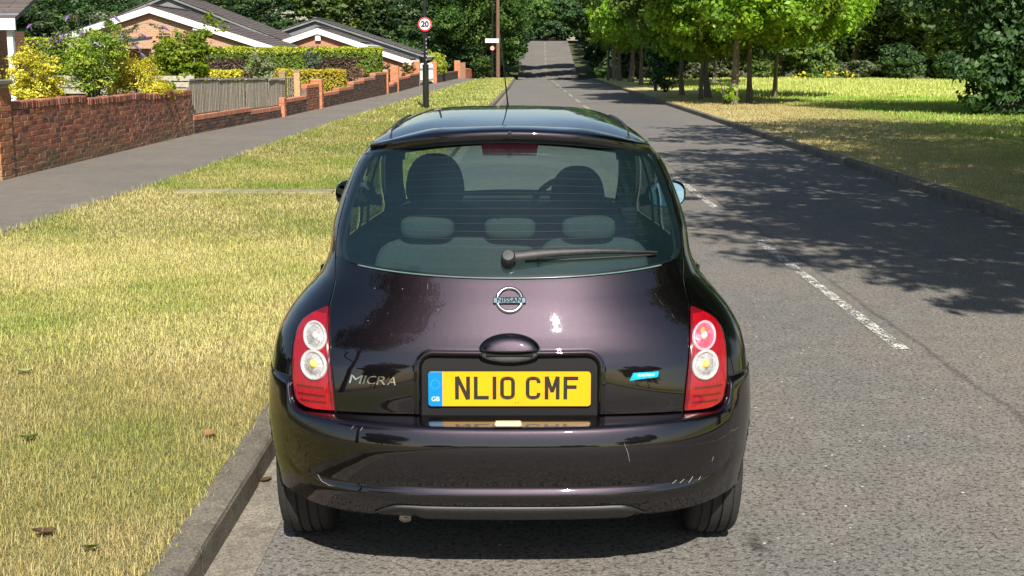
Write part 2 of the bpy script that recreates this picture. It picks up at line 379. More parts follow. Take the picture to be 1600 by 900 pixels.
# ------------------------------------------------------------ grass blades
M_blade = leaf_mat('grass_blades', 0.25, 0.6)
def blades(name, fx0, fx1, y0, y1, dens, length, width, pal, seed, lean=0.7, zbase=KH-0.012, skip=None, patch=None, zf=None):
    g = np.random.default_rng(seed); ar = 0
    ym = (y0+y1)/2; ar = (fx1(ym)-fx0(ym))*(y1-y0); n = int(ar*dens)
    y = g.uniform(y0, y1, n)+g.normal(0, 0.09*(y1-y0), n); y = y[y > 3.2]; n = len(y); a = fx0(y); b = fx1(y); x = a+(b-a)*g.random(n)
    if skip is not None:
        k = ~skip(x, y); x, y = x[k], y[k]; n = len(x)
    z = H(y)+zbase
    if zf is not None: z = z+zf(x, y)
    # tuft pattern
    s1 = np.sin(x*2.1+1.3*np.sin(y*0.9+1))+np.sin(y*1.7+1.1*np.sin(x*1.5))+0.7*np.sin(x*5.3+y*3.1)+0.6*np.sin(y*6.1-x*4.3)
    s1 = s1/3.3+g.normal(0, 0.28, n)
    if patch is not None: s1 = s1+patch(x, y)
    pal = np.asarray(pal); idx = np.clip((s1*0.5+0.5)*(len(pal)-1), 0, len(pal)-1.001); i0 = idx.astype(int); fr = (idx-i0)[:, None]
    col = pal[i0]*(1-fr)+pal[i0+1]*fr; col = col*g.uniform(0.72, 1.25, (n, 1))
    L = length*g.uniform(0.35, 1.35, n); th = g.uniform(0, 2*np.pi, n); ln = np.minimum(lean*g.uniform(0.2, 1.15, n), 2.3)
    dx, dy = np.cos(th), np.sin(th); wx, wy = -dy*width/2, dx*width/2
    p0 = np.stack([x-wx, y-wy, z], -1); p1 = np.stack([x+wx, y+wy, z], -1)
    h1 = L*0.6*np.cos(ln*0.5); o1 = L*0.6*np.sin(ln*0.5)
    m0 = np.stack([x-wx*.8+dx*o1, y-wy*.8+dy*o1, z+h1], -1); m1 = np.stack([x+wx*.8+dx*o1, y+wy*.8+dy*o1, z+h1], -1)
    h2 = h1+L*0.4*np.cos(ln*1.6); o2 = o1+L*0.4*np.sin(ln*1.6); tp = np.stack([x+dx*o2, y+dy*o2, z+np.maximum(h2, 0.004)], -1)
    V = np.stack([p0, p1, m1, m0, tp], 1).reshape(-1, 3); b5 = np.arange(n)*5
    F = np.concatenate([np.stack([b5, b5+1, b5+2], -1), np.stack([b5, b5+2, b5+3], -1), np.stack([b5+3, b5+2, b5+4], -1)])
    return obj(name, V, F, M_blade, col=np.concatenate([col, col, col]))
PALV = [(0.56, 0.46, 0.22), (0.50, 0.43, 0.18), (0.45, 0.395, 0.145), (0.37, 0.355, 0.105), (0.24, 0.30, 0.055)]
vl = lambda y: VG(y)-0.02
vr = lambda y: LK(y)-0.112
slabskip = lambda x, y: (np.abs(y-15.0) < 0.13) & (x > -3.9) & (np.sin(x*7)+np.sin(x*17) > -0.9)
pk = lambda x, y: np.where(y > 15.2, 0.62, -0.10)
stuff(blades('mown_grass', vl, vr, 3.4, 6.5, 14500, 0.040, 0.0019, [tuple(min(1, c*1.20) for c in q) for q in PALV], 1, 1.7, patch=pk), 'short dry mown grass of the verge in the near foreground', 'grass')
stuff(blades('mown_grass', vl, vr, 6.5, 11, 9500, 0.042, 0.0027, [tuple(min(1, c*1.17) for c in q) for q in PALV], 2, 1.8, patch=pk), 'short yellowing grass of the verge beside the parked car', 'grass')
stuff(blades('mown_grass', vl, vr, 11, 20, 3600, 0.045, 0.0048, PALV, 3, 1.8, skip=slabskip, patch=pk), 'short grass either side of the overgrown slabs', 'grass')
stuff(blades('mown_grass', vl, vr, 20, 42, 950, 0.05, 0.009, PALV, 4, 1.6, patch=pk), 'greener verge grass round the lamp post', 'grass')
stuff(blades('mown_grass', vl, vr, 42, 110, 160, 0.08, 0.025, PALV, 5, 0.8, patch=pk), 'far verge grass running down to the bushes', 'grass')
stuff(blades('edge_grass', lambda y: LK(y)-0.15, lambda y: LK(y)-0.085, 3.4, 14, 1500, 0.06, 0.0028, PALV[:4], 66, 1.9), 'dry grass straggling over the back of the kerb', 'grass')
stuff(blades('edge_grass', lambda y: VG(y)-0.10, lambda y: VG(y)+0.06, 5, 40, 1100, 0.075, 0.006, PALV[1:], 6, 1.2, patch=pk), 'longer grass creeping over the pavement edge', 'grass')
PALP = [(0.50, 0.41, 0.19), (0.46, 0.38, 0.16), (0.40, 0.36, 0.13), (0.26, 0.30, 0.07)]
pz = park_z
stuff(blades('parched_grass', lambda y: RK(y)+0.12, lambda y: RK(y)+5.5, 9, 24, 600, 0.042, 0.008, PALP, 7, 1.0, zbase=KH-0.006, zf=pz), 'dry shaded grass beside the far kerb', 'grass')
stuff(blades('parched_grass', lambda y: RK(y)+0.12, lambda y: RK(y)+9, 24, 50, 190, 0.05, 0.015, PALP, 8, 0.9, zbase=KH-0.006, zf=pz), 'straw coloured grass round the foot of the roadside trees', 'grass')
PALM = [(0.58, 0.58, 0.22), (0.47, 0.52, 0.15), (0.33, 0.46, 0.08), (0.21, 0.37, 0.045)]
gr = lambda x, y: np.where((y > 30) & (y < 52), 0.6, -0.25)
stuff(blades('meadow_grass', lambda y: RK(y)+5, lambda y: RK(y)+24, 22, 52, 110, 0.08, 0.024, PALM, 9, 0.6, zbase=KH-0.006, patch=gr, zf=pz), 'lush green park grass in and around the tree shadows', 'grass')
stuff(blades('meadow_grass', lambda y: RK(y)+3, lambda y: RK(y)+48, 52, 92, 45, 0.14, 0.04, PALM, 10, 0.5, zbase=KH-0.006, patch=gr, zf=pz), 'pale seeding meadow grass in front of the wood', 'grass')

# ------------------------------------------------------------ foliage
M_leaf = leaf_mat('tree_leaves', 0.30, 0.5); M_hleaf = leaf_mat('hedge_leaves', 0.22, 0.55)
M_pale = leaf_mat('sunlit_leaves', 0.42, 0.45)
def bark_mat(name, a, b2):
    m, nt, b, o = new_mat(name); P = objcoord(nt)
    mp = nt.nodes.new('ShaderNodeMapping'); mp.inputs['Scale'].default_value = (6, 6, 1.2); nt.links.new(P, mp.inputs[0])
    n = noise(nt, mp.outputs[0], 2.2, 7, 0.7); r = ramp(nt, n, [(0.35, a), (0.65, b2)])
    nt.links.new(r.outputs[0], b.inputs['Base Color']); b.inputs['Roughness'].default_value = 0.95; bump(nt, n, b, 1.0, 0.05); return m
M_bark = bark_mat('grey_bark', (0.07, 0.055, 0.04), (0.24, 0.20, 0.15)); M_bark_d = bark_mat('dark_bark', (0.035, 0.028, 0.022), (0.11, 0.09, 0.065))
def leaves(seed, blobs, nclump, per, size, pal, shell=0.72, spread=0.30, droop=0.0, aspect=0.62, lift=0.5, lo=None):
    """blobs: (cx,cy,cz, rx,ry,rz); returns verts, quads, face colours"""
    g = np.random.default_rng(seed); B = np.asarray(blobs, float); w = (B[:, 3]*B[:, 4]*B[:, 5])**0.67; w /= w.sum()
    k = g.choice(len(B), nclump, p=w); d = g.normal(size=(nclump, 3)); d /= np.linalg.norm(d, axis=1)[:, None]
    r = shell+(1-shell)*g.random(nclump); r = np.where(g.random(nclump) < 0.25, g.random(nclump)**0.5*shell, r)
    cc = B[k, :3]+d*r[:, None]*B[k, 3:6]
    sr = np.minimum(B[k, 3], B[k, 5])*spread*g.uniform(0.6, 1.3, nclump)
    tone = g.random(nclump)
    n = nclump*per; ci = np.repeat(np.arange(nclump), per)
    q = g.normal(size=(n, 3)); q /= np.linalg.norm(q, axis=1)[:, None]; q *= (g.random(n)**0.4)[:, None]
    p = cc[ci]+q*sr[ci, None]*np.array([1, 1, 0.62]); p[:, 2] -= droop*sr[ci]*g.random(n)
    if lo is not None: p[:, 2] = np.maximum(p[:, 2], lo+g.random(n)*0.15)
    nm = d[ci]*0.55+q*0.5+g.normal(size=(n, 3))*0.55+np.array([0, 0, lift]); nm /= np.linalg.norm(nm, axis=1)[:, None]
    a = np.cross(nm, g.normal(size=(n, 3))); a /= np.linalg.norm(a, axis=1)[:, None]; b = np.cross(nm, a)
    s = (size*g.uniform(0.6, 1.25, n))[:, None]; a = a*s*0.5; b = b*s*0.5*aspect; f = nm*s*0.10
    V = np.stack([p-a, p-b*0.9+f, p+a, p+b*0.9+f], 1).reshape(-1, 3); F = np.arange(4*n).reshape(-1, 4)
    pal = np.asarray(pal); t = np.clip(tone[ci]*0.75+0.25*g.random(n), 0, 0.999)*(len(pal)-1); i0 = t.astype(int); fr = (t-i0)[:, None]
    col = (pal[i0]*(1-fr)+pal[i0+1]*fr)*g.uniform(0.8, 1.2, (n, 1))
    return V, F, col
def trunk_mb(g, h, r, lean=(0, 0), limbs=7, reach=2.2, start=0.45, twist=0.1, fork=True):
    mb = MB(); pts = []; rad = []; n = 7
    for i in range(n):
        t = i/(n-1); pts.append((lean[0]*t+twist*math.sin(t*5+g.random()), lean[1]*t+twist*math.cos(t*4+g.random()), h*t)); rad.append(r*(1.35 if i == 0 else 1.0)*(1-0.72*t))
    mb.tube(pts, rad, 9)
    for k in range(limbs):
        t = start+(0.98-start)*k/max(1, limbs-1); i = min(n-2, int(t*(n-1))); p = Vector(pts[i]).lerp(Vector(pts[i+1]), t*(n-1)-i)
        a = k*2.4+g.random(); L = reach*(1.1-0.5*t)*g.uniform(0.7, 1.2); rr = r*(1-0.72*t)*0.5
        q = [p, p+Vector((math.cos(a)*L*0.35, math.sin(a)*L*0.35, L*0.35)), p+Vector((math.cos(a+.2)*L*0.75, math.sin(a+.2)*L*0.75, L*0.62)), p+Vector((math.cos(a+.1)*L, math.sin(a+.1)*L, L*0.75))]
        mb.tube(q, [rr, rr*0.7, rr*0.42, rr*0.12], 6)
    return mb
PAL_D = [(0.022, 0.050, 0.020), (0.038, 0.080, 0.026), (0.060, 0.115, 0.034), (0.090, 0.155, 0.042)]
PAL_M = [(0.040, 0.085, 0.020), (0.070, 0.135, 0.026), (0.110, 0.190, 0.034), (0.150, 0.235, 0.045)]
PAL_B = [(0.095, 0.190, 0.020), (0.165, 0.300, 0.024), (0.240, 0.400, 0.028), (0.330, 0.480, 0.040)]
PAL_G = [(0.045, 0.065, 0.030), (0.075, 0.095, 0.042), (0.11, 0.13, 0.055), (0.15, 0.165, 0.075)]
def crown_blobs(seed, z0, z1, rad, n):
    g = random.Random(seed); out = [(0, 0, (z0+z1)/2, rad*0.62, rad*0.62, (z1-z0)*0.42)]
    for i in range(n):
        a = g.random()*6.28; t = g.random(); rr = rad*(0.35+0.45*math.sin(math.pi*min(1, t*0.9+0.12)))
        out.append((math.cos(a)*rr, math.sin(a)*rr, z0+(z1-z0)*(0.12+0.8*t), rad*g.uniform(.26, .42), rad*g.uniform(.26, .42), rad*g.uniform(.2, .34)))
    return out
# far woodland: shared meshes, every tree a thing of its own
WOOD = []
for sd, pal, rad in ((11, PAL_D, 4.6), (12, PAL_D, 4.2), (13, PAL_M, 4.4), (14, PAL_G, 4.0), (15, PAL_D[:3]+[(0.09, 0.15, 0.03)], 5.0)):
    V, F, col = leaves(sd, crown_blobs(sd, 0.4, 13.5, rad, 26), 430, 30, 0.42, pal, shell=0.8, spread=0.42, lift=0.6, lo=0.05)
    WOOD.append((mesh_from('crown', V, F, M_leaf, col=col), None))
g0 = random.Random(3); TRW = [trunk_mb(g0, 10, 0.26, (0.3, 0), 6, 3).build('trunk', M_bark_d) for _ in range(2)]
TRM = [t.data for t in TRW]
for t in TRW: bpy.data.objects.remove(t)
def wood_tree(x, y, k, s=1.0, label=None, group=None, sz=1.0):
    z = float(H(y))-0.2 - (0.8 if x < -9 else 0)
    r = empty('woodland_tree', (x, y, z), rnd.random()*6.28, label, 'tree', group)
    c = link('crown', WOOD[k % 5][0], r); t = link('trunk', TRM[k % 2], r); r.scale = (s, s, s*sz*(0.70 if y < 125 else 1.0)); return r
g1 = random.Random(21)
# left wood behind the bungalows
i = 0
for row, (yy, x0, x1, st) in enumerate(((112, -66, -4.5, 5.6), (121, -70, -2.0, 6.2))):
    x = x0
    while x < x1:
        wood_tree(x+g1.uniform(-1, 1), yy+g1.uniform(-4, 4), g1.choice((0, 1, 4, 0, 2)), g1.uniform(0.9, 1.2),
                  'dark full-crowned tree in the wood behind the bungalows', 'trees behind the bungalows'); x += st*g1.uniform(0.8, 1.15)
for i_, (x, y) in enumerate(((-74, 104), (-80, 92), (-74, 80), (-70, 68), (-66, 56), (-62, 45), (-58, 34), (-56, 22), (-54, 10), (-86, 100), (-78, 60), (-70, 30))):
    wood_tree(x, y, (0, 4, 2)[i_ % 3], 1.2, 'tree of the wood beyond the gardens, out to the left', 'trees out to the left of the gardens')
for i_ in range(9):
    wood_tree(-30+7.5*i_, -150+3*(i_ % 3), (0, 2, 1)[i_ % 3], 1.3, 'tree closing the street far behind the photographer', 'trees far behind the photographer')
for (x, y) in ((-30, 94), (-38, 88), (-47, 84), (-23, 99)):
    wood_tree(x, y, 4, 0.85, 'dark tree rising close behind the bungalow roofs', 'trees close behind the roofs')
# wood along the far edge of the park
x = 14
while x < 60:
    wood_tree(x+g1.uniform(-1, 1), 91+g1.uniform(-2.5, 3)+0.05*x, g1.choice((2, 2, 3, 2, 4)), g1.uniform(0.8, 1.15), 'leafy tree in the wood edging the park', 'trees edging the park'); x += 4.6*g1.uniform(0.8, 1.2)
x = 17.5
while x < 66:
    wood_tree(x, 100+g1.uniform(-2, 3), g1.choice((0, 1, 4)), 1.15, 'dark tree deep in the wood beyond the park', 'trees deeper in the wood'); x += 5.5
# trees lining the far road, closing over it on the hill
for y in (128, 138, 150, 163, 177):
    wood_tree(float(LK(y))-4.3+g1.uniform(-.5, .5), y, g1.choice((0, 1, 4)), 0.95, 'dark tree beside the far stretch of road on the bungalow side', 'trees on the near side of the hill road')
    wood_tree(float(RK(y))+5.2+g1.uniform(-.5, .5), y-3, g1.choice((0, 1, 2)), 0.95, 'dark tree beside the far stretch of road on the park side', 'trees on the park side of the hill road')
for i_, (x, y, k) in enumerate(((-3.8, 101, 4), (-3.6, 110, 0), (-3.6, 119, 1), (12.6, 99, 2), (13.4, 108, 0), (13.6, 118, 1))):
    wood_tree(x, y, k, 0.95, ['first', 'second', 'third'][i_ % 3]+' large tree from the camera leaning over the dip on the '+('bungalow' if x < 0 else 'park')+' side')
for (x, y) in ((1.5, 190), (6.5, 193), (11, 190), (-4, 192), (4, 200), (10, 203), (-3, 204), (16, 196), (-10, 200)):
    wood_tree(x, y, 0, 1.0, 'dark tree across the top of the hill road', 'trees across the hilltop')

# low undergrowth at the foot of the woods
def bush(name, x, y, r, h, pal, seed, label, cat='bush', leafs=0.2, ncl=60, per=40, mat=None, z=None, stem=True, group=None, nb=7, squash=1.0):
    gg = random.Random(seed); bl = [(0, 0, h*0.45, r*0.6, r*0.6*squash, h*0.42)]
    for k in range(nb):
        a = gg.random()*6.28; rr = r*gg.uniform(.35, .62)
        bl.append((math.cos(a)*rr, math.sin(a)*rr*squash, h*gg.uniform(.25, .78), r*gg.uniform(.28, .42), r*gg.uniform(.28, .42), h*gg.uniform(.18, .28)))
    V, F, col = leaves(seed, bl, ncl, per, leafs, pal, shell=0.75, spread=0.5, lo=0.0)
    ro = empty(name, (x, y, float(H(y))+0.05 if z is None else z), 0, label, cat, group)
    obj('foliage', V, F, mat or M_hleaf, ro, col=col)
    if stem:
        mb = MB()
        for k in range(5):
            a = k*1.3+gg.random(); mb.tube([(0.03*math.cos(a), 0.03*math.sin(a), -0.05), (r*0.25*math.cos(a), r*0.25*math.sin(a), h*0.4), (r*0.45*math.cos(a+.3), r*0.45*math.sin(a+.3), h*0.75)], [0.022+0.01*r, 0.015, 0.006], 5)
        mb.build('stem', M_bark_d, ro)
    return ro
UB = []
for k, (pal, hh) in enumerate(((PAL_M, 2.6), (PAL_G, 2.0), (PAL_D, 3.0))):
    b = bush('undergrowth_bush', 0, -500, 2.0, hh, pal, 50+k, None, None, 0.30, 120, 45); UB.append([(c.name.split('.')[0], c.data) for c in b.children])
    for c in list(b.children): bpy.data.objects.remove(c)
    bpy.data.objects.remove(b)
def under(x, y, s, k, label, group):
    r = empty('undergrowth_bush', (x, y, float(H(y))+0.0), rnd.random()*6.28, label, 'bush', group); r.scale = (s, s, s*rnd.uniform(.8, 1.15))
    for nme, me in UB[k]: link(nme, me, r)
x = 9.0
while x < 52:
    under(x, 84.5+rnd.uniform(-1, 1.2)+0.04*x, rnd.uniform(.7, 1.15), rnd.choice((0, 1, 2, 0)), 'scrubby bush along the edge of the meadow grass', 'bushes at the foot of the park wood'); x += 2.9*rnd.uniform(.8, 1.2)
for y in np.arange(104, 182, 5.5):
    under(float(LK(y))-3.0+rnd.uniform(-.3, .3), y, 0.95, 2, 'dark verge bush on the bungalow side of the hill road', 'bushes on the near side of the hill road')
    under(float(RK(y))+2.7+rnd.uniform(-.3, .3), y-2, 0.95, 2, 'dark verge bush on the park side of the hill road', 'bushes on the park side of the hill road')

# the row of roadside trees
ROW = []
for sd, pal in ((31, PAL_B), (32, PAL_B), (33, PAL_M)):
    bl = crown_blobs(sd, 2.3, 6.3 if pal is PAL_B else 8.2, 3.1 if pal is PAL_B else 3.6, 26)
    V, F, col = leaves(sd, bl, 700, 58, 0.20, pal, shell=0.80, spread=0.5, droop=0.5, lift=0.7)
    me = mesh_from('crown', V, F, M_pale, col=col); gg = random.Random(sd)
    t = trunk_mb(gg, 4.8, 0.20, (0.25, 0.1), 8, 2.3, 0.46, 0.06).build('trunk', M_bark); tm = t.data; bpy.data.objects.remove(t)
    ROW.append((me, tm))
def row_tree(x, y, k, s, label, tr=1.0, rz=None, lean=(0, 0), sz=1.0):
    tr *= 0.46
    r = empty('roadside_tree', (x, y, float(H(y))+KH-0.1), rnd.random()*6.28 if rz is None else rz, label, 'tree'); r.rotation_euler = (lean[0], lean[1], r.rotation_euler.z)
    c = link('crown', ROW[k][0], r); c.scale = (s, s, s*sz); t = link('trunk', ROW[k][1], r); t.scale = (tr, tr, s); return r
row_tree(7.15, 42.0, 0, 0.95, 'roadside tree with the thickest pale trunk and leafy shoots at its foot', 1.55, 0.4)
row_tree(8.05, 43.8, 1, 0.95, 'roadside tree standing furthest into the park grass with a leaning trunk', 1.1, 2.0, (0, 0.03))
row_tree(7.35, 48.6, 1, 0.95, 'dark-trunked leaning roadside tree next to the pale shooting one', 1.35, 3.2, (0, 0.05))
row_tree(6.75, 46.3, 2, 0.85, 'slimmest dark upright trunk in the roadside row', 0.8, 1.2)
row_tree(6.65, 51.0, 0, 0.95, 'slightly leaning roadside trunk just right of the dark round bush', 1.05, 4.2, (0, 0.04))
row_tree(10.2, 50.5, 0, 1.05, 'bright green tree overhanging the meadow, furthest right of the row', 1.0, 5.1)
row_tree(6.9, 62.0, 2, 1.0, 'shaded roadside tree behind the dark round bush', 1.1, 2.2)
row_tree(7.0, 76.5, 1, .85, 'far roadside tree with a stout sunlit trunk', 1.9, 1.0, sz=1.35)
row_tree(6.6, 79.5, 2, .72, 'far roadside tree with a pale trunk beside the stout one', 1.6, 3.0, sz=1.6)
row_tree(6.6, 84.0, 2, .72, 'furthest dark roadside tree before the dip', 1.8, 4.0, sz=1.6)
row_tree(6.8, 69.0, 1, .85, 'lighter green roadside tree leaning its crown over the road', 1.2, 5.0, sz=1.3)
row_tree(9.6, 66.0, 0, 1.1, 'leafy tree standing behind the roadside row', 1.1, 0.0)
row_tree(11.5, 74.0, 1, 1.1, 'mid green tree set well back from the roadside row', 1.1, 0.8)
row_tree(10.6, 91.0, 0, 1.2, 'large tree at the end of the row beside the dip', 1.6, 2.8)
row_tree(-2.2, 97.0, 2, 1.0, 'tree on the bungalow side leaning over the dip in the road', 1.4, 1.8)
bush('sprouting_shoots', 6.85, 41.6, 0.45, 0.9, PAL_B, 77, 'leafy green shoots sprouting from the foot of the pale trunk', 'shoots', 0.16, 16, 16, M_pale, KH)
bush('round_bush', 6.55, 55.5, 1.35, 2.7, PAL_D, 78, 'dark round evergreen bush by the kerb under the roadside trees', 'bush', 0.17, 170, 46, M_leaf, KH)
bush('kerb_bush', 7.9, 88.0, 1.4, 2.0, PAL_D, 79, 'low dark bush where the row of trees meets the dip', 'bush', 0.25, 80, 40, M_leaf, KH)
# big dark tree at the right edge, low crown to the ground
def solo(name, x, y, blobs, ncl, per, size, pal, seed, label, th=7, tr=0.3, mat=None, bark=None, limbs=8, reach=3.0, droop=0.4, cat='tree', lean=(0, 0), spread=0.4, start=0.35):
    r = empty(name, (x, y, float(H(y))+KH-0.1), 0, label, cat)
    V, F, col = leaves(seed, blobs, ncl, per, size, pal, shell=0.72, spread=spread, droop=droop); obj('crown', V, F, mat or M_leaf, r, col=col)
    trunk_mb(random.Random(seed), th, tr, lean, limbs, reach, start, 0.08).build('trunk', bark or M_bark_d, r); return r
bl = [(0, -.7, 1.0, 1.1, .8, 1.0), (-.8, -.3, 1.2, .9, .9, 1.0), (1.1, -.6, 1.2, 1.0, .9, 1.1), (0, -.5, 2.3, 1.3, 1.0, 1.0), (0, 0, 1.9, 1.0, 1.0, 1.6), (0.6, 0.5, 4.2, 2.6, 2.4, 2.4), (-1.3, 0, 3.4, 1.5, 1.5, 1.3), (-2.4, 1.0, 4.6, 1.6, 1.6, 1.2), (1.8, 0, 2.4, 1.5, 1.4, 1.7), (0, 0, 6.6, 3, 3, 2.2), (-1.9, -0.5, 3.7, 1.1, 1.1, .8), (3.2, 1, 1.8, 1.3, 1.3, 1.5), (2.5, 1, 5, 2.2, 2.2, 2.2)]
solo('park_tree', 13.6, 35.3, bl, 860, 46, 0.20, PAL_D, 41, 'big dark tree with foliage down to the ground at the edge of the park', 7, 0.34)
bush('bright_bush', 16.6, 38.5, 1.2, 1.8, PAL_M, 42, 'pale leafy bush glimpsed behind the big dark tree', 'bush', 0.18, 60, 40, M_pale, KH)
# trees on the park side of the road level with the car; their crowns shade the road
bl1 = [(-2.8, 4.9, 6.5, 2.2, 2.1, 1.2), (0.2, 5.0, 6.8, 2.4, 2.2, 1.5), (-4.6, 4.9, 6.2, 1.1, 1.1, .6), (-3.6, 1.0, 6.6, 2.3, 2.6, 1.3), (-4.6, 2.8, 6.4, 1.5, 1.6, .8), (-1.9, 0.6, 6.2, 2.2, 1.9, 1.7), (0.6, 1.6, 6.6, 2.6, 2.4, 2.0), (-3.5, 1.6, 5.6, 1.6, 1.5, 1.1), (1, -1.2, 6.2, 2.3, 2.0, 1.7), (-1, 3.2, 7.0, 2.3, 2.0, 1.6), (3, 1, 7, 2.6, 2.6, 2.2), (-4.3, 0.2, 5.2, 0.9, 0.8, .55), (0, 0.5, 9, 2.5, 2.5, 1.8), (-3.9, 3.6, 6.2, 1.1, 1.0, .7)]
solo('street_tree', 8.6, 3.4, bl1, 1500, 48, 0.17, PAL_M, 43, 'tall tree beside the road level with the parked car, shading the far lane', 8, 0.28, M_leaf, M_bark, 9, 3.4)
bl2 = [(-3.9, 0.5, 6.4, 2.4, 3.0, 1.4), (-5.2, -1.0, 6.2, 1.6, 1.6, .8), (-5.0, 3.2, 6.0, 1.5, 1.5, .8), (-2.2, 0.3, 5.6, 2.2, 2.2, 1.7), (0.5, 0.8, 6.2, 2.8, 2.8, 2.3), (-3.7, -1.5, 5.4, 1.4, 1.2, .9), (1.6, -2.5, 6, 2.6, 2.2, 2.1), (-1.6, 3.0, 6.4, 2.3, 2.2, 1.7), (3.6, 1, 6, 2.6, 2.8, 2.4), (-3.8, 2.6, 5.5, 1.2, 1.1, .7), (0, 0, 9, 2.8, 2.8, 2), (4.5, 4, 6, 2.5, 2.5, 2.3)]
solo('street_tree', 9.6, 12.2, bl2, 1350, 48, 0.17, PAL_M, 44, 'tall tree beside the road ahead of the car, casting shade over kerb and grass', 8, 0.30, M_leaf, M_bark, 9, 3.4)
bl3 = [(0, 0, 6.2, 3.4, 3.2, 2.4), (-2.5, 0.5, 6, 1.9, 1.7, 1.4), (3, 1, 6, 2.8, 2.8, 2.4), (1, -2.6, 6, 2.6, 2.2, 2)]
solo('street_tree', 14.8, 6.0, bl3, 420, 40, 0.18, PAL_M, 45, 'tall tree standing back in the park behind the two roadside ones', 8, 0.3, M_leaf, M_bark)
solo('street_tree', 16.0, 15.8, bl3, 420, 40, 0.18, PAL_D, 46, 'dark tree in the park nearest the shaded grass', 8, 0.3, M_leaf, M_bark)
# low drooping branch that hangs into the top right of the view
solo('street_tree', 10.4, 20.2, bl2, 900, 44, 0.17, PAL_M, 444, 'third tree along the road ahead of the car, shading the grass furthest up', 8, 0.28, M_leaf, M_bark, 9, 3.0)
ov = [(1.5, 0, 6.6, 2.2, 2.5, 1.2), (4.0, 1, 6.9, 2.2, 2.6, 1.3), (0, 2, 7.6, 2.5, 2.6, 1.6), (5.6, -1, 7.2, 1.6, 2, 1), (-1.5, 0, 6, 2, 2.4, 1.8)]
for yy_, sd_, wd_ in ((119.0, 445, 'nearest'), (127, 447, 'middle'), (135, 449, 'farthest')):
    solo('overhanging_tree', -3.0, yy_, ov, 640, 34, 0.36, PAL_M, sd_, wd_+' tree on the bungalow side whose high crown roofs over the dip', 8, 0.3, M_leaf, M_bark_d, 6, 3)
    solo('overhanging_tree', 11.2, yy_+1.5, [(-x*1.15, y, z, a, b, c) for x, y, z, a, b, c in ov], 640, 34, 0.36, PAL_D, sd_+1, wd_+' tree on the park side whose high crown roofs over the dip', 8, 0.3, M_leaf, M_bark_d, 6, 3)
for i_ in range(8):
    q_ = under(-6+3.2*i_, 198, 1.9, 2, 'tall dark thicket filling the view beyond the hill crest', 'thickets beyond the hill crest')
for i_, x_ in enumerate((-0.5, 2.2, 4.9, 7.6, 10.2)): under(x_, 187+0.5*(i_ % 2), 1.3, 2, 'dark bush across the crest of the hill road', 'bushes across the hill crest')
r = empty('drooping_branch', (8.6, 17.2, 3.55), 0, 'dark drooping leafy branch hanging in from the top right corner', 'branch')
bb = MB(); bb.tube([(1.0, -1.5, 1.4), (0.2, 0, .35), (-0.9, 0.3, -0.2), (-2.0, 0.2, -0.62)], [0.05, 0.035, 0.02, 0.008], 6)
for k in range(14):
    t = k/13; p = Vector((0.2-2.0*t, 0.1*math.sin(k), 0.2-0.75*t)); bb.tube([p, p+Vector((-.15+.2*math.sin(k*2), .3*math.cos(k*3), -.25))], [0.008, 0.003], 4)
bb.build('twig', M_bark_d, r)
V, F, col = leaves(48, [(0.3, 0, 0.15, .9, .5, .32), (-0.6, 0.1, -0.15, .7, .45, .26), (-1.5, 0.2, -0.52, .6, .35, .18), (-2.1, 0.2, -0.68, .3, .25, .14)], 60, 15, 0.115, PAL_D[:3], droop=0.8, spread=0.55)
obj('foliage', V, F, M_leaf, r, col=col)
# trees behind the camera: what the paintwork mirrors
blb = [(0, 0, 10, 2.6, 3, 2.3), (-2, 1, 9, 2.4, 2.6, 2), (1.6, -1.5, 11, 2.0, 2.4, 1.8), (2.2, 1.6, 9.2, 1.5, 1.7, 1.3), (-1, -3, 10, 2.4, 2.4, 2.2), (2.9, 0, 10.2, 1.2, 1.4, 1.0)]
solo('street_tree', -6.8, -4.2, blb, 620, 40, 0.20, PAL_M, 451, 'tall tree on the verge just behind the photographer', 10, 0.26, M_leaf, M_bark, 8, 2.8)
for (x, y, s, k) in ((-9.5, -16, .95, 2), (-15, -26, 1.1, 1), (13, -22, 1.0, 2), (16, -34, 1.15, 1), (7.5, -58, .8, 2), (-8, -52, .9, 1), (-20, -44, 1.1, 0), (22, -50, 1.2, 0), (-2.5, -95, 1, 0), (4, -98, 1, 1), (10, -88, 1, 2), (-13, -80, 1, 0)):
    bt = row_tree(x, y, k % 3, s, 'leafy street tree behind the photographer'); bt['group'] = 'trees behind the photographer'

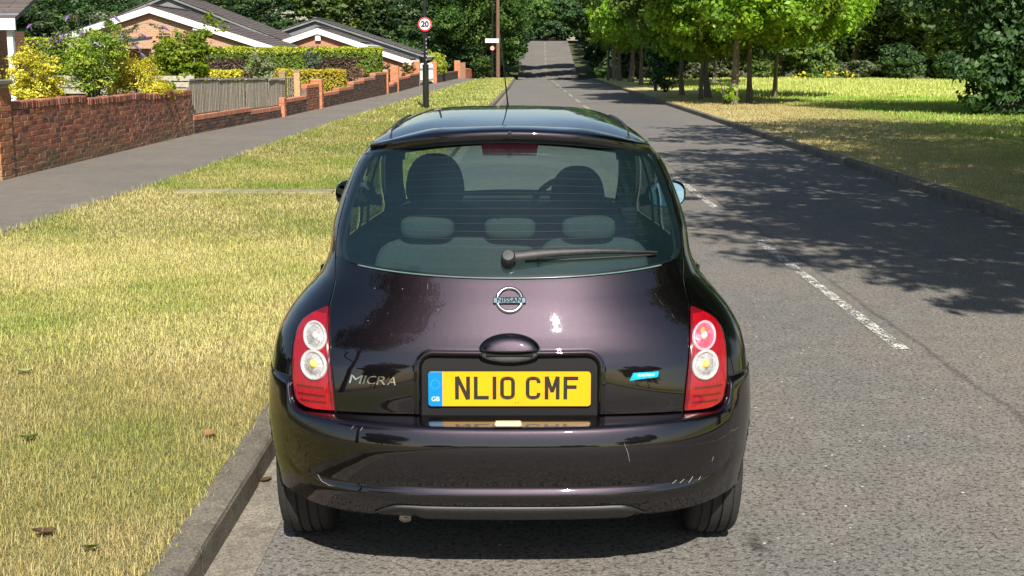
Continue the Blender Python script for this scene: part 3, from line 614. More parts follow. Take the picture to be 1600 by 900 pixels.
# ------------------------------------------------------------ gardens: hedges and shrubs
def hedge(name, c, size, pal, seed, n, ls, label, rz=0, top=None, patch=None):
    g = np.random.default_rng(seed); r = empty(name, c, rz, label, 'hedge'); X, Y, Z = size
    # leaves on the clipped faces (slightly lumpy), plus a woody core
    ar = np.array([X*Y, X*Z, X*Z, Y*Z, Y*Z]); f = g.choice(5, n, p=ar/ar.sum()); u = g.uniform(-.5, .5, n); v = g.uniform(-.5, .5, n); w = g.random(n)
    p = np.zeros((n, 3)); nm = np.zeros((n, 3))
    ins = 0.10*w**1.6
    for k, (a, sgn) in enumerate(((2, 1), (1, -1), (1, 1), (0, -1), (0, 1))):
        m = f == k; oth = [q for q in (0, 1, 2) if q != a]
        ext = [X/2, Y/2, Z/2]; p[m, oth[0]] = u[m]*2*ext[oth[0]]; p[m, oth[1]] = v[m]*2*ext[oth[1]]; p[m, a] = sgn*(ext[a]-ins[m]); nm[m, a] = sgn
    p += nm*(0.045*np.sin(p[:, :1]*5+p[:, 1:2]*4)*np.cos(p[:, 2:]*5+p[:, :1]*2))
    p[:, 2] += Z/2
    d = nm*0.8+g.normal(size=(n, 3))*0.55+np.array([0, 0, .25]); d /= np.linalg.norm(d, axis=1)[:, None]
    a = np.cross(d, g.normal(size=(n, 3))); a /= np.linalg.norm(a, axis=1)[:, None]; b = np.cross(d, a); s = (ls*g.uniform(.6, 1.3, n))[:, None]
    V = np.stack([p-a*s*.5, p-b*s*.3, p+a*s*.5, p+b*s*.3], 1).reshape(-1, 3)
    pal = np.asarray(pal); t = g.random(n)*(len(pal)-1.001); i0 = t.astype(int); fr = (t-i0)[:, None]; col = pal[i0]*(1-fr)+pal[i0+1]*fr
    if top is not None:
        m = p[:, 2] > Z-0.16-0.08*g.random(n); col[m] = np.asarray(top)*g.uniform(.8, 1.2, (m.sum(), 1))  # lighter colour on the top leaves paints the sunlight falling there
    if patch is not None:
        for (x0, x1, z0, z1) in patch:
            m = (p[:, 0]+0.15*np.sin(p[:, 2]*9) > x0) & (p[:, 0]+0.2*np.sin(p[:, 2]*7+1) < x1) & (p[:, 2]+.08*np.sin(p[:, 0]*8) > z0) & (p[:, 2] < z1) & (p[:, 1] < 0)
            col[m] = np.array((0.085, 0.055, 0.035))*g.uniform(.5, 1.6, (m.sum(), 1))
    obj('foliage', V, np.arange(4*n).reshape(-1, 4), M_hleaf, r, col=col)
    MB().box((0, 0, Z/2-0.03), (X-0.24, Y-0.24, Z-0.16)).build('woody_core', M_core, r); return r
M_core = plain('hedge_core', (0.035, 0.035, 0.014), 0.95, var=0.5, scale=8, bmp=0.5)
PAL_H = [(0.080, 0.130, 0.014), (0.12, 0.19, 0.018), (0.17, 0.24, 0.02)]; TOPH_LIT = (0.36, 0.42, 0.03)
PAL_Y = [(0.34, 0.32, 0.02), (0.45, 0.42, 0.03), (0.55, 0.50, 0.04)]
hedge('clipped_hedge', (-9.0, 52.6, 0.30), (7.4, 0.9, 1.68), PAL_H, 61, 26000, 0.10, 'tall clipped green hedge with brown bare patches across the gardens', top=TOPH_LIT, patch=((-3.9, -1.6, 0.35, 1.25), (1.2, 2.9, 0.25, 1.3)))
hedge('clipped_hedge', (-14.6, 36.0, 0.2), (4.4, 0.8, 1.95), PAL_H, 62, 14000, 0.09, 'green hedge in front of the grey flat garage roof', top=TOPH_LIT)
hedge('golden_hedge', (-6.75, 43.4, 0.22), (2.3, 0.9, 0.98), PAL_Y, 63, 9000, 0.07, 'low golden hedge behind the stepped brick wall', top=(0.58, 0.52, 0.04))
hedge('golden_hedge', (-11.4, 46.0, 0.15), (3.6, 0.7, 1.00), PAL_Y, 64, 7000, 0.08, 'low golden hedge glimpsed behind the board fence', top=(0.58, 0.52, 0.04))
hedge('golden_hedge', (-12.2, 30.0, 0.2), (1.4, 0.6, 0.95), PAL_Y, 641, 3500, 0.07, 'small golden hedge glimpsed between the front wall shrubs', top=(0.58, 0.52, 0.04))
hedge('clipped_hedge', (-7.6, 9.5, 0.1), (0.8, 9.0, 1.3), PAL_H, 66, 9000, 0.06, 'green garden hedge beside the driveway, nearest the photographer', top=TOPH_LIT)
PAL_YS = [(0.20, 0.19, 0.015), (0.42, 0.36, 0.02), (0.62, 0.52, 0.05), (0.70, 0.62, 0.12)]
PAL_YG = [(0.05, 0.11, 0.010), (0.14, 0.22, 0.018), (0.25, 0.33, 0.028), (0.42, 0.44, 0.05)]
PAL_GG = [(0.05, 0.11, 0.010), (0.12, 0.22, 0.015), (0.22, 0.34, 0.02), (0.32, 0.42, 0.03)]
bush('golden_shrub', -7.15, 19.2, 0.56, 1.18, PAL_YS, 71, 'golden variegated shrub behind the first brick pillar', 'shrub', 0.042, 150, 70, None, 0.80)
bush('green_shrub', -7.75, 18.6, 0.42, 0.62, PAL_GG, 711, 'green shrub at the left edge beside the golden one', 'shrub', 0.05, 80, 50, None, 0.85)
bush('lime_shrub', -7.60, 23.4, 0.80, 1.60, PAL_YG, 72, 'lime green shrub in the middle behind the long brick wall', 'shrub', 0.05, 190, 65, None, 0.70)
bush('golden_shrub', -7.05, 24.4, 0.80, 1.12, PAL_YS, 73, 'rounded golden shrub spilling over the far end of the long brick wall', 'shrub', 0.042, 190, 70, None, 0.68)
bush('broadleaf_shrub', -8.55, 33.8, 1.1, 2.4, PAL_GG, 74, 'tall bright green broadleaved shrub in front of the brick gable', 'shrub', 0.12, 200, 36, M_pale, 0.45)
bush('broadleaf_shrub', -8.4, 27.2, 0.6, 1.1, PAL_YG, 741, 'yellow-green shrub between the lime shrub and the tall broadleaved one', 'shrub', 0.07, 45, 45, None, 0.8)
bush('variegated_shrub', -8.5, 45.2, 0.95, 1.60, [(0.10, 0.15, 0.05), (0.22, 0.28, 0.12), (0.42, 0.44, 0.24)], 75, 'grey-green variegated shrub between the fence and the tall hedge', 'shrub', 0.10, 60, 40, None, 0.25)
bush('conifer_shrub', -7.7, 50.0, 0.42, 1.95, [(0.05, 0.07, 0.05), (0.10, 0.13, 0.10), (0.16, 0.19, 0.14)], 76, 'narrow grey-green conifer in front of the tall hedge', 'conifer', 0.07, 70, 40, None, 0.4, nb=9)
bush('rose_bush', -5.85, 48.4, 0.50, 0.95, [(0.16, 0.14, 0.04), (0.34, 0.20, 0.10), (0.45, 0.26, 0.16), (0.20, 0.24, 0.05)], 80, 'pinkish bush at the right end of the golden hedge', 'shrub', 0.07, 40, 40, None, 0.35)
bush('climber_bush', -5.75, 60.0, 0.55, 1.25, PAL_D, 81, 'dark green climbing shrub beside the grey gate pillar', 'shrub', 0.1, 40, 35, None, 0.2)
bush('russet_bush', -5.3, 66.2, 0.5, 1.3, [(0.12, 0.12, 0.03), (0.28, 0.16, 0.05), (0.2, 0.2, 0.05)], 82, 'russet shrub behind the far brick pillar before the white gate', 'shrub', 0.1, 40, 35, None, 0.2)
bush('golden_privet', -4.75, 77.0, 1.15, 1.75, PAL_YG[1:]+[(0.56, 0.52, 0.05)], 83, 'large bright golden privet overhanging the far dark wall', 'shrub', 0.11, 200, 50, None, 0.25, nb=10, squash=2.3)
bush('garden_bush', -7.5, 84.0, 1.9, 3.0, PAL_M, 84, 'green garden bush behind the golden privet', 'bush', 0.22, 90, 40, None, 0.0)
bush('pavement_bush', -1.9, 84.5, 0.95, 1.7, PAL_M[:3], 85, 'straggly bush at the far end of the verge by the signs', 'bush', 0.15, 70, 40, M_leaf, KH)
bush('wall_bush', -3.3, 104.0, 1.5, 2.2, PAL_D, 86, 'dark bush closing the far end of the pavement', 'bush', 0.2, 80, 40, M_leaf, 0)
bush('grey_shrub', -10.8, 27.5, 0.8, 0.85, [(0.14, 0.19, 0.10), (0.25, 0.30, 0.20)], 87, 'grey-leaved shrub low between the front wall shrubs', 'shrub', 0.06, 40, 40, None, 0.45)
# buddleia: arching stems with purple flower spikes
r = empty('buddleia', (-8.7, 26.8, 0.5), 0, 'lanky buddleia with arching stems and purple flower spikes above the shrubs', 'shrub')
g = random.Random(5); st = MB(); fl = []; LV = []
for k in range(17):
    a = g.uniform(0, 6.28); L = g.uniform(1.5, 2.3); rr = g.uniform(.5, 1.5); pts = []
    for i in range(8):
        t = i/7; pts.append(Vector((math.cos(a)*rr*t**1.3, math.sin(a)*rr*t**1.3*.7, L*(1-(1-t)**1.6)-0.35*max(0, t-.72)*3)))
    st.tube(pts, [0.014*(1-.8*i/7) for i in range(8)], 5)
    for i in range(2, 8):
        for q in range(3): LV.append((*pts[i]+Vector((g.uniform(-.08, .08), g.uniform(-.08, .08), g.uniform(-.1, .03))), .07, .07, .05))
    e = pts[-1]; d = (pts[-1]-pts[-2]).normalized()+Vector((0, 0, -.5)); d.normalize(); fl.append([e, e+d*.05, e+d*.12, e+d*.2])
st.build('stem', M_bark, r); V, F, col = leaves(88, LV, 300, 6, 0.10, PAL_G+[(0.2, .24, .09)], spread=1.1, aspect=.3); obj('foliage', V, F, M_hleaf, r, col=col)
M_budd = plain('buddleia_purple', (0.16, 0.09, 0.24), 0.8, var=.4)
for q in fl: MB().tube(q, [.012, .03, .022, .004], 7).build('flower_spike', M_budd, r)
# yellow flowers at the foot of the wood
r = empty('yellow_flowers', (20.2, 83.0, 0.0), 0, 'cluster of tall yellow flowers at the foot of the wood', 'flowers')
V, F, col = leaves(89, [(0, 0, .55, .6, .4, .35), (1.2, 0, .45, .5, .4, .25), (-1.6, .2, .4, .8, .4, .22)], 40, 6, 0.17, [(0.75, 0.62, 0.02), (0.8, 0.7, 0.05)]); obj('flower_head', V, F, M_hleaf, r, col=col)
V, F, col = leaves(90, [(0, 0, .25, 1.6, .5, .3)], 60, 12, 0.2, PAL_M); obj('foliage', V, F, M_hleaf, r, col=col)

# ------------------------------------------------------------ brickwork
M_brick = attr_mat('brick', 0.9, 0.30, 40, 0.6, dirt_or_veil=(0.115, 0.105, 0.055))
M_brick2 = attr_mat('brick_clean', 0.9, 0.22, 40, 0.5)
M_mortar = plain('mortar', (0.36, 0.285, 0.20), 0.95, var=0.35, scale=14, bmp=0.5)
M_mortar_d = plain('mortar_dark', (0.16, 0.12, 0.09), 0.95, var=0.35, scale=14, bmp=0.5)
RED = [(0.26, 0.085, 0.050), (0.30, 0.105, 0.060), (0.20, 0.072, 0.048), (0.34, 0.13, 0.072), (0.15, 0.060, 0.044), (0.27, 0.095, 0.055)]
RUST = [(0.085, 0.050, 0.038), (0.12, 0.065, 0.046), (0.065, 0.042, 0.034), (0.15, 0.075, 0.05)]
ORNG = [(0.50, 0.17, 0.075), (0.56, 0.20, 0.09), (0.45, 0.15, 0.07)]
def brick_verts(L, h, d, e, g):
    # L along local Y, d along X, h along Z, worn arrises
    mb = MB(); mb.box((0, 0, 0), (d, L, h), bev=e)
    return [(x+g.uniform(-.0025, .0025), y+g.uniform(-.002, .002), z+g.uniform(-.0015, .0015)) for x, y, z in mb.v], mb.f
# the long near wall: bricks picked apart one by one
gb = random.Random(17)
wall = empty('brick_wall', (-6.55, 16.85, 0.0), 0, 'long weathered red brick garden wall nearest the camera, shrubs spilling over its top', 'wall')
BR = []
for k in range(10):
    v, f = brick_verts(0.214, 0.064, 0.10, 0.005, gb); c = RED[k % 6]; c = tuple(x*gb.uniform(.85, 1.15) for x in c)
    BR.append(mesh_from('brick', v, f, M_brick, col=[c]*len(f)))
core = MB(); rest = MB(); cops = MB(); count = 0
wx = lambda y: float(WALL(y))+6.55
segs = [(0.0, 3.05, 13, 0.0), (3.05, 6.2, 13, -0.055), (6.2, 9.3, 12, -0.01)]
pieces = []
for (a, b, n, dz) in segs:
    x = wx(16.85+(a+b)/2)-0.055; ym = (a+b)/2; ang = -math.atan2(wx(16.85+b)-wx(16.85+a), b-a)
    core.box((x-0.0525, ym, (n*0.075+dz)/2-0.06), (0.195, b-a+.02, n*0.075+dz+0.12), rz=ang)
    for r_ in range(n):
        z = dz+r_*0.075+0.0375; y = a+(0.1125 if r_ % 2 else 0.0)
        if r_ % 2: pieces.append((x, a+0.053, z, ang, 1))
        while y+0.2 <= b: pieces.append((x, y+0.1125, z, ang, 0)); y += 0.225
        if b-y > 0.03: pieces.append((x, (y+b)/2, z, ang, (b-y)/0.225))
    y = a+0.0375          # brick-on-edge coping
    while y < b-0.02:
        if gb.random() > 0.035: pieces.append((x-0.05, y, dz+n*0.075+0.052+gb.uniform(-.004, .012), ang, 'c'))
        y += 0.0752
pieces.sort(key=lambda p: p[1])
cop_me = []
for k in range(6):
    v, f = brick_verts(0.066, 0.104, 0.215, 0.008, gb); c = RED[k]; c = tuple(q*gb.uniform(.75, 1.1) for q in c); cop_me.append(mesh_from('coping_brick', v, f, M_brick, col=[c]*len(f)))
nb = nc = 0
for (x, y, z, ang, kind) in pieces:
    x = wx(16.85+y)-0.055-(0.05 if kind == 'c' else 0)
    ox = gb.uniform(-.003, .003)
    if kind == 'c':
        if nc < 124:
            o = link('coping_brick', cop_me[gb.randrange(6)], wall, (x+ox*2, y, z), (gb.uniform(-.08, .08), gb.uniform(-.03, .03), ang)); nc += 1
        else:
            v, f = brick_verts(0.066, 0.104, 0.215, 0.008, gb); rest.add([(a+x+ox, b+y, c+z) for a, b, c in v], f, tuple(q*.95 for q in gb.choice(RED)))
        continue
    L = 0.214 if kind == 0 else (0.104 if kind == 1 else 0.214*kind)
    if kind == 0 and nb < 292:
        link('brick', BR[gb.randrange(10)], wall, (x+ox, y, z), (0, 0, ang+gb.uniform(-.008, .008))); nb += 1
    else:
        v, f = brick_verts(L, 0.064, 0.10, 0.005, gb); rest.add([(a+x+ox, b+y, c+z) for a, b, c in v], f, gb.choice(RED))
core.build('mortar', M_mortar, wall); stuff(rest.build('brickwork', M_brick, wall, col=True))
# first pillar, at the left edge
def pillar(loc, w, d, h, pal, label, name='brick_pillar', cap=None, single=False, M=None, lb=0.215, cat='pillar'):
    r = empty(name, loc, 0, label, cat); mb = MB(); n = int(h/0.075); j = MB(); g = gb
    j.box((0, 0, h/2-0.05), (w-0.018, d-0.018, h+0.1)).build('mortar', M_mortar, r)
    for k in range(n):
        z = k*0.075+0.0375
        ex = [0, ] if k % 2 == 0 else [1]
        for s in (-1, 1):
            if k % 2 == 0:
                m = max(1, round(w/0.225)); q = w/m
                for i in range(m): mb.box((-w/2+q*(i+.5), s*(d/2-0.05), z), (q-0.011, 0.10, 0.064), col=g.choice(pal), bev=.004)
                mb.box((s*(w/2-0.05), 0, z), (0.10, d-0.222, 0.064), col=g.choice(pal), bev=.004)
            else:
                m = max(1, round(d/0.225)); q = d/m
                for i in range(m): mb.box((s*(w/2-0.05), -d/2+q*(i+.5), z), (0.10, q-0.011, 0.064), col=g.choice(pal), bev=.004)
                mm = max(1, round((w-.2)/0.225)); q = (w-.2)/mm
                for i in range(mm): mb.box((-(w-.2)/2+q*(i+.5), s*(d/2-0.05), z), (q-0.011, 0.10, 0.064), col=g.choice(pal), bev=.004)
    if single:
        # every brick of the pillar as a part of its own
        step = None; fi = 0; vi = 0
        F = mb.f; V = mb.v; per_v = 24; nbx = len(V)//per_v; pf = len(F)//nbx
        for b_ in range(nbx):
            fs = [tuple(i-b_*per_v for i in f) for f in F[b_*pf:(b_+1)*pf]]
            obj('brick', V[b_*per_v:(b_+1)*per_v], fs, M or M_brick2, r, col=mb.c[b_*pf:(b_+1)*pf])
    else: stuff(mb.build('brickwork', M or M_brick2, r, col=True))
    if cap:
        MB().box((0, 0, h+0.03), (w+0.07, d+0.07, 0.06), bev=.01).build('capstone', cap, r)
    return r
M_cap = concrete('capstone', (0.26, 0.23, 0.19))
pillar((-6.76, 16.62, 0), 0.44, 0.44, 1.32, [(0.36, 0.13, 0.06), (0.42, 0.16, 0.075), (0.30, 0.11, 0.055), (0.46, 0.20, 0.10)], 'weathered brick pillar with a stone cap at the left edge', cap=M_cap, single=True, M=M_brick)
# further low walls: joined brickwork
def low_wall(y0, y1, steps, pal, coppal, label, mort=None, thick=0.215, name='brick_wall'):
    """steps: list of (ya, yb, height)"""
    r = empty(name, (float(WALL(y0)), y0, 0), 0, label, 'wall'); mb = MB(); j = MB(); cp = MB(); x0 = float(WALL(y0))
    for ya, yb, h in steps:
        ym = (ya+yb)/2; xm = float(WALL(ym))-x0-thick/2; ang = -math.atan2(float(WALL(yb)-WALL(ya)), yb-ya); M0 = Matrix.Translation((xm, ym-y0, 0)) @ Matrix.Rotation(ang, 4, 'Z')
        L = yb-ya; n = max(1, int((h-0.09)/0.075)); top = n*0.075
        j.box(0, (thick-0.02, L, top+0.1), M=M0 @ Matrix.Translation((0, 0, top/2-0.05)))
        for k in range(n):
            z = k*0.075+0.0375; y = -L/2-(0.1125 if k % 2 else 0)
            while y < L/2:
                a = max(y, -L/2); b = min(y+0.225, L/2)
                if b-a > 0.03: mb.box(0, (0.10, b-a-0.011, 0.064), M=M0 @ Matrix.Translation((thick/2-0.05+gb.uniform(-.004, .004), (a+b)/2, z)), col=gb.choice(pal), bev=.005)
                y += 0.225
        y = -L/2+0.0375
        while y < L/2:
            cp.box(0, (thick+0.012, 0.066, 0.10), M=M0 @ Matrix.Translation((0, y, top+0.05+gb.uniform(-.003, .003))), col=gb.choice(coppal), bev=.006); y += 0.0752
    j.build('mortar', mort or M_mortar_d, r); stuff(mb.build('brickwork', M_brick2, r, col=True)); stuff(cp.build('coping', M_brick2, r, col=True)); return r
COP = [(0.44, 0.17, 0.09), (0.38, 0.15, 0.085), (0.30, 0.13, 0.08)]
low_wall(26.2, 33.2, [(26.2, 28.3, .50), (28.3, 30.4, .47), (30.4, 32.0, .44), (32.0, 33.2, .42)], RUST, COP, 'low dark rustic brick wall with orange coping under the board fence')
pillar((-6.06, 33.55, 0), 0.33, 0.33, 0.60, ORNG, 'short bright orange brick pillar at the end of the board fence')
low_wall(33.75, 36.6, [(33.75, 35.0, .56), (35.0, 36.6, .60)], RUST, COP, 'dark brick wall between the short and the taller orange pillars')
low_wall(36.6, 38.5, [(36.6, 38.5, .86)], [(0.30, 0.12, 0.07), (0.24, 0.10, 0.06)], ORNG, 'raised stretch of orange brick wall beside the tall orange pillar')
pillar((-5.86, 38.8, 0), 0.34, 0.34, 0.98, ORNG, 'tall orange brick pillar just before the golden hedge')
low_wall(39.0, 52.6, [(39.0, 41.8, .56), (41.8, 44.6, .66), (44.6, 46.9, .78), (46.9, 49.6, .90), (49.6, 52.6, 1.02)], RUST, COP, 'dark stepped brick wall in front of the golden hedge')
pillar((-5.24, 52.9, 0), 0.36, 0.36, 1.10, ORNG, 'slim orange pillar at the top of the stepped wall')
low_wall(53.2, 55.8, [(53.2, 54.6, .52), (54.6, 55.8, .58)], RUST, COP, 'short brick wall between the two slim orange pillars')
pillar((-5.10, 56.1, 0), 0.36, 0.36, 1.22, ORNG, 'slim orange pillar in front of the grey gatepost')
pillar((-5.9, 57.0, 0), 0.40, 0.40, 1.32, [(0.25, 0.25, 0.24), (0.2, 0.2, 0.19)], 'grey stone gatepost behind the slim orange pillar', name='gatepost', cap=M_cap)
low_wall(56.4, 66.6, [(56.4, 61.5, .72), (61.5, 66.6, .78)], RUST, COP, 'brown brick wall leading up to the white gate')
pillar((-4.98, 67.0, 0), 0.40, 0.40, 1.38, ORNG, 'orange gate pillar on the near side of the white gate')
pillar((-4.45, 73.2, 0), 0.36, 0.36, 1.30, ORNG, 'orange gate pillar on the far side of the white gate')
low_wall(73.5, 87.0, [(73.5, 80, .62), (80, 87, .66)], [(0.06, .045, .04), (0.09, .06, .05)], RUST, 'low dark wall beneath the golden privet')
low_wall(91.5, 101.0, [(91.5, 96, .75), (96, 101, .62)], ORNG, COP, 'far orange brick wall near the end of the pavement')
pillar((-3.75, 88.0, 0), 0.4, 0.4, 1.3, ORNG, 'far orange pillar before the russet panel fence')

# board fence standing on the low wall
M_board = attr_mat('weathered_boards', 0.9, 0.22, 18, 0.4)
fence = empty('board_fence', (-6.6, 26.2, 0), 0, 'weathered grey close-board fence on the low brick wall', 'fence')
BD = []
for k in range(6):
    c = gb.uniform(.85, 1.15); mb = MB().box((0, 0, .5), (0.018, 0.094, 1.0), bev=.003); cc = (0.27*c, 0.235*c, 0.185*c)
    BD.append(mesh_from('board', mb.v, mb.f, M_board, col=[cc]*len(mb.f)))
rl = MB()
for pi, (ya, yb, zb, zt) in enumerate(((26.25, 28.25, .50, 1.17), (28.3, 30.35, .47, 1.13), (30.4, 32.35, .44, 1.10), (32.4, 34.2, .42, 1.05))):
    y = ya+0.05
    while y < yb:
        o = link('board', BD[gb.randrange(6)], fence, (float(WALL(y))+6.6-0.10+gb.uniform(-.003, .003), y-26.2, zb), (gb.uniform(-.01, .01), 0, 0)); o.scale = (1, 1, (zt-zb)+0.03*(0.5-(y-ya)/(yb-ya))+gb.uniform(-.012, .006)); y += 0.101
    xm = float(WALL((ya+yb)/2))+6.6; ang = -math.atan2(float(WALL(yb)-WALL(ya)), yb-ya)
    for z in (zb+0.12, zt-0.15): MB().box((xm-0.135, (ya+yb)/2-26.2, z), (0.04, yb-ya, 0.06), rz=ang, col=(0.24, .2, .15)).build('rail', M_board, fence, col=True)
    MB().box((xm-0.10, (ya+yb)/2-26.2, zt+0.025), (0.05, yb-ya, 0.03), rz=ang, col=(0.36, .33, .28)).build('top_rail', M_board, fence, col=True)
for i, (y, h, c) in enumerate(((34.5, 1.22, (.30, .20, .11)), (36.4, 1.22, (.44, .28, .14)))):
    g_ = empty('wooden_gatepost', (float(WALL(y))-0.22, y, 0), 0, ['darker square wooden post at the end of the board fence', 'pale new-looking square wooden post beside the darker one'][i], 'post')
    MB().box((0, 0, h/2), (0.17, 0.17, h), bev=.01, col=c).build('post', M_board, g_, col=True); MB().box((0, 0, h+.015), (0.2, 0.2, 0.04), bev=.008, col=(.3, .24, .17)).build('cap', M_board, g_, col=True)
f2 = empty('fence_panel', (-6.9, 37.2, 0), 0, 'short board fence panel beyond the pale wooden post', 'fence')
for i in range(12):
    o = link('board', BD[gb.randrange(6)], f2, (-0.05+0.09*i*0.5, 0.1*i, .3)); o.scale = (1, 1, .72)
MB().box((.22, .6, 1.03), (0.05, 1.3, 0.03), rz=-0.42, col=(.36, .33, .28)).build('top_rail', M_board, f2, col=True)
# pale timber deck rail glimpsed behind the front wall
f3 = empty('timber_rail_fence', (-10.4, 33.0, 0), 0, 'pale horizontal board rail behind the golden shrub', 'fence')
for i, z in enumerate((.78, .94, 1.10)): MB().box((0, 0, z), (4.6, 0.04, 0.13), col=(.40, .36, .29), bev=.006).build('board', M_board, f3, col=True)
for x in (-2.2, 0, 2.2): MB().box((x, .06, .6), (.09, .09, 1.2), col=(.34, .3, .24)).build('post', M_board, f3, col=True)
# white picket gate, russet panel fence
M_white = plain('white_paint', (0.78, 0.78, 0.75), 0.5, var=.05)
gt = empty('picket_gate', (-4.9, 67.4, 0.1), 0, 'white picket gate between two orange pillars', 'gate')
for i in range(34):
    y = 0.1+i*0.165; MB().box((y*0.075, y, .55+.1*abs(math.sin(math.pi*(i % 17)/16))), (.03, .09, 1.0), col=(1, 1, 1), bev=.008).build('picket', M_white, gt)
for z in (.25, .85): MB().box((.21, 2.8, z), (.04, 5.6, .08), rz=-0.075).build('rail', M_white, gt)
M_russ = attr_mat('russet_boards', 0.9, 0.2, 18, 0.3)
rf = empty('panel_fence', (-3.55, 88.4, 0), 0, 'russet board fence panels beside the far wall', 'fence')
for i in range(22): MB().box((.02*i*.5, 0.15*i, .58+.05*math.sin(i*1.3)), (.025, .13, 1.1), col=tuple(c*gb.uniform(.8, 1.2) for c in (.36, .19, .11))).build('board', M_russ, rf, col=True)

# ------------------------------------------------------------ bungalows
def brickwall_mat(name, a, b2, mo, sc=1.0):
    m, nt, b, o = new_mat(name); tc = nt.nodes.new('ShaderNodeTexCoord'); sp = nt.nodes.new('ShaderNodeSeparateXYZ'); nt.links.new(tc.outputs['Object'], sp.inputs[0])
    cb = nt.nodes.new('ShaderNodeCombineXYZ'); nt.links.new(mathn(nt, 'ADD', sp.outputs[0], sp.outputs[1]), cb.inputs[0]); nt.links.new(sp.outputs[2], cb.inputs[1])
    br = nt.nodes.new('ShaderNodeTexBrick'); nt.links.new(cb.outputs[0], br.inputs[0])
    for k, v in (('Color1', (*a, 1)), ('Color2', (*b2, 1)), ('Mortar', (*mo, 1)), ('Scale', 1.0), ('Mortar Size', 0.011), ('Brick Width', 0.225), ('Row Height', 0.075), ('Bias', 0.0)): br.inputs[k].default_value = v
    nt.links.new(br.outputs[0], b.inputs['Base Color']); b.inputs['Roughness'].default_value = 0.9
    bump(nt, mathn(nt, 'SUBTRACT', 1.0, br.outputs['Fac']), b, 0.6, 0.008); return m
M_gable = brickwall_mat('gable_brick', (0.38, 0.165, 0.085), (0.47, 0.235, 0.13), (0.46, 0.37, 0.27))
M_gable2 = brickwall_mat('orange_gable_brick', (0.42, 0.145, 0.065), (0.48, 0.19, 0.095), (0.38, 0.26, 0.19))
M_tile = attr_mat('roof_tiles', 0.75, 0.2, 12, 0.3); M_flat = plain('roofing_felt', (0.17, 0.18, 0.18), 0.85, var=.15, scale=2)
M_glassdark = plain('window_glass', (0.02, 0.025, 0.03), 0.06, var=.1)
def roof(r, hw, ez, rz, y0, y1, tilec, over=0.35, board=0.26, barge=True):
    """ridge along local Y; gable toward -Y"""
    s = math.hypot(hw+over, (rz-ez)*(hw+over)/hw); nrow = int(s/0.30); sl = math.atan2(rz-ez, hw)
    for sgn in (-1, 1):
        mb = MB(); nt_ = int((y1-y0+2*.25)/0.33)
        for k in range(nrow):
            d0 = k*0.30; ca, sa = math.cos(sl), math.sin(sl)
            xx = sgn*(d0+0.16)*ca; zz = rz-(d0+0.16)*sa
            for q in range(nt_):
                yy = y0-0.25+0.33*(q+.5); c = gb.uniform(.75, 1.2)
                M = Matrix.Translation((xx, yy, zz+0.035)) @ Matrix.Rotation(sgn*(sl-0.06), 4, 'Y')
                mb.box(0, (0.335, 0.318, 0.028), M=M, col=tuple(t*c for t in tilec))
        stuff(mb.build('roof_tiles', M_tile, r, col=True))
        sk = MB(); e = (hw+over)
        zb = rz-e*math.tan(sl)
        a = [(0, y0-.2, rz-.02), (sgn*e, y0-.2, zb-.02), (sgn*e, y1+.2, zb-.02), (0, y1+.2, rz-.02)]
        lo = [(x, y, z-0.10) for x, y, z in a]
        sk.add(a+lo, [(0, 1, 2, 3), (7, 6, 5, 4), (0, 4, 5, 1), (1, 5, 6, 2), (2, 6, 7, 3), (3, 7, 4, 0)]).build('roof_deck', M_flat, r)
        # white bargeboard along the verge, fascia and gutter along the eave
        for yy in ((y0-0.27,) if barge else ()):
            q = [(0, yy, rz+.0), (sgn*(e+.03), yy, zb-.0), (sgn*(e+.03), yy, zb-board), (0, yy, rz-board)]
            q2 = [(x, y+0.04, z) for x, y, z in q]
            MB().add(q+q2, [(0, 1, 2, 3), (7, 6, 5, 4), (0, 4, 5, 1), (1, 5, 6, 2), (2, 6, 7, 3), (3, 7, 4, 0)]).build('bargeboard', M_white, r)
        MB().box((sgn*(e+.015), (y0+y1)/2, zb-board/2-.01), (0.03, y1-y0+.4, board-.03)).build('fascia', M_white, r)
        MB().tube([(sgn*(e+.08), y0-.2, zb-.06), (sgn*(e+.08), y1+.2, zb-.06)], .05, 8).build('gutter', M_white, r)
    c = MB()
    for q in range(int((y1-y0+.4)/.45)): c.box((0, y0-.15+.45*q+.1, rz+.06), (.22, .44, .07), col=tuple(t*gb.uniform(.8, 1.1) for t in tilec), bev=.02)
    stuff(c.build('ridge_tiles', M_tile, r, col=True))
def windowp(r, c, w, h, ax='y', sgn=-1, n=2):
    """framed window on the wall; ax is the axis the wall faces"""
    fr = MB(); t = .06
    def bx(cx, cz, ww, hh, dep, off, mb):
        d = (ww, dep, hh) if ax == 'y' else (dep, ww, hh)
        p = (c[0]+cx, c[1]+off*sgn, c[2]+cz) if ax == 'y' else (c[0]+off*sgn, c[1]+cx, c[2]+cz)
        mb.box(p, d)
    bx(0, h/2-t/2, w, t, .08, .03, fr); bx(0, -h/2+t/2, w+.1, t, .12, .05, fr)
    for i in range(n+1): bx(-w/2+t/2+(w-t)*i/n, 0, t, h-2*t-.002, .08, .03, fr)
    f = fr.build('window', M_white, r)
    for i in range(n):
        p = MB(); bx(-w/2+t/2+(w-t)*(i+.5)/n, 0, (w-t)/n-t, h-2*t-.002, .02, .01, p); p.build('pane', M_glassdark, f)
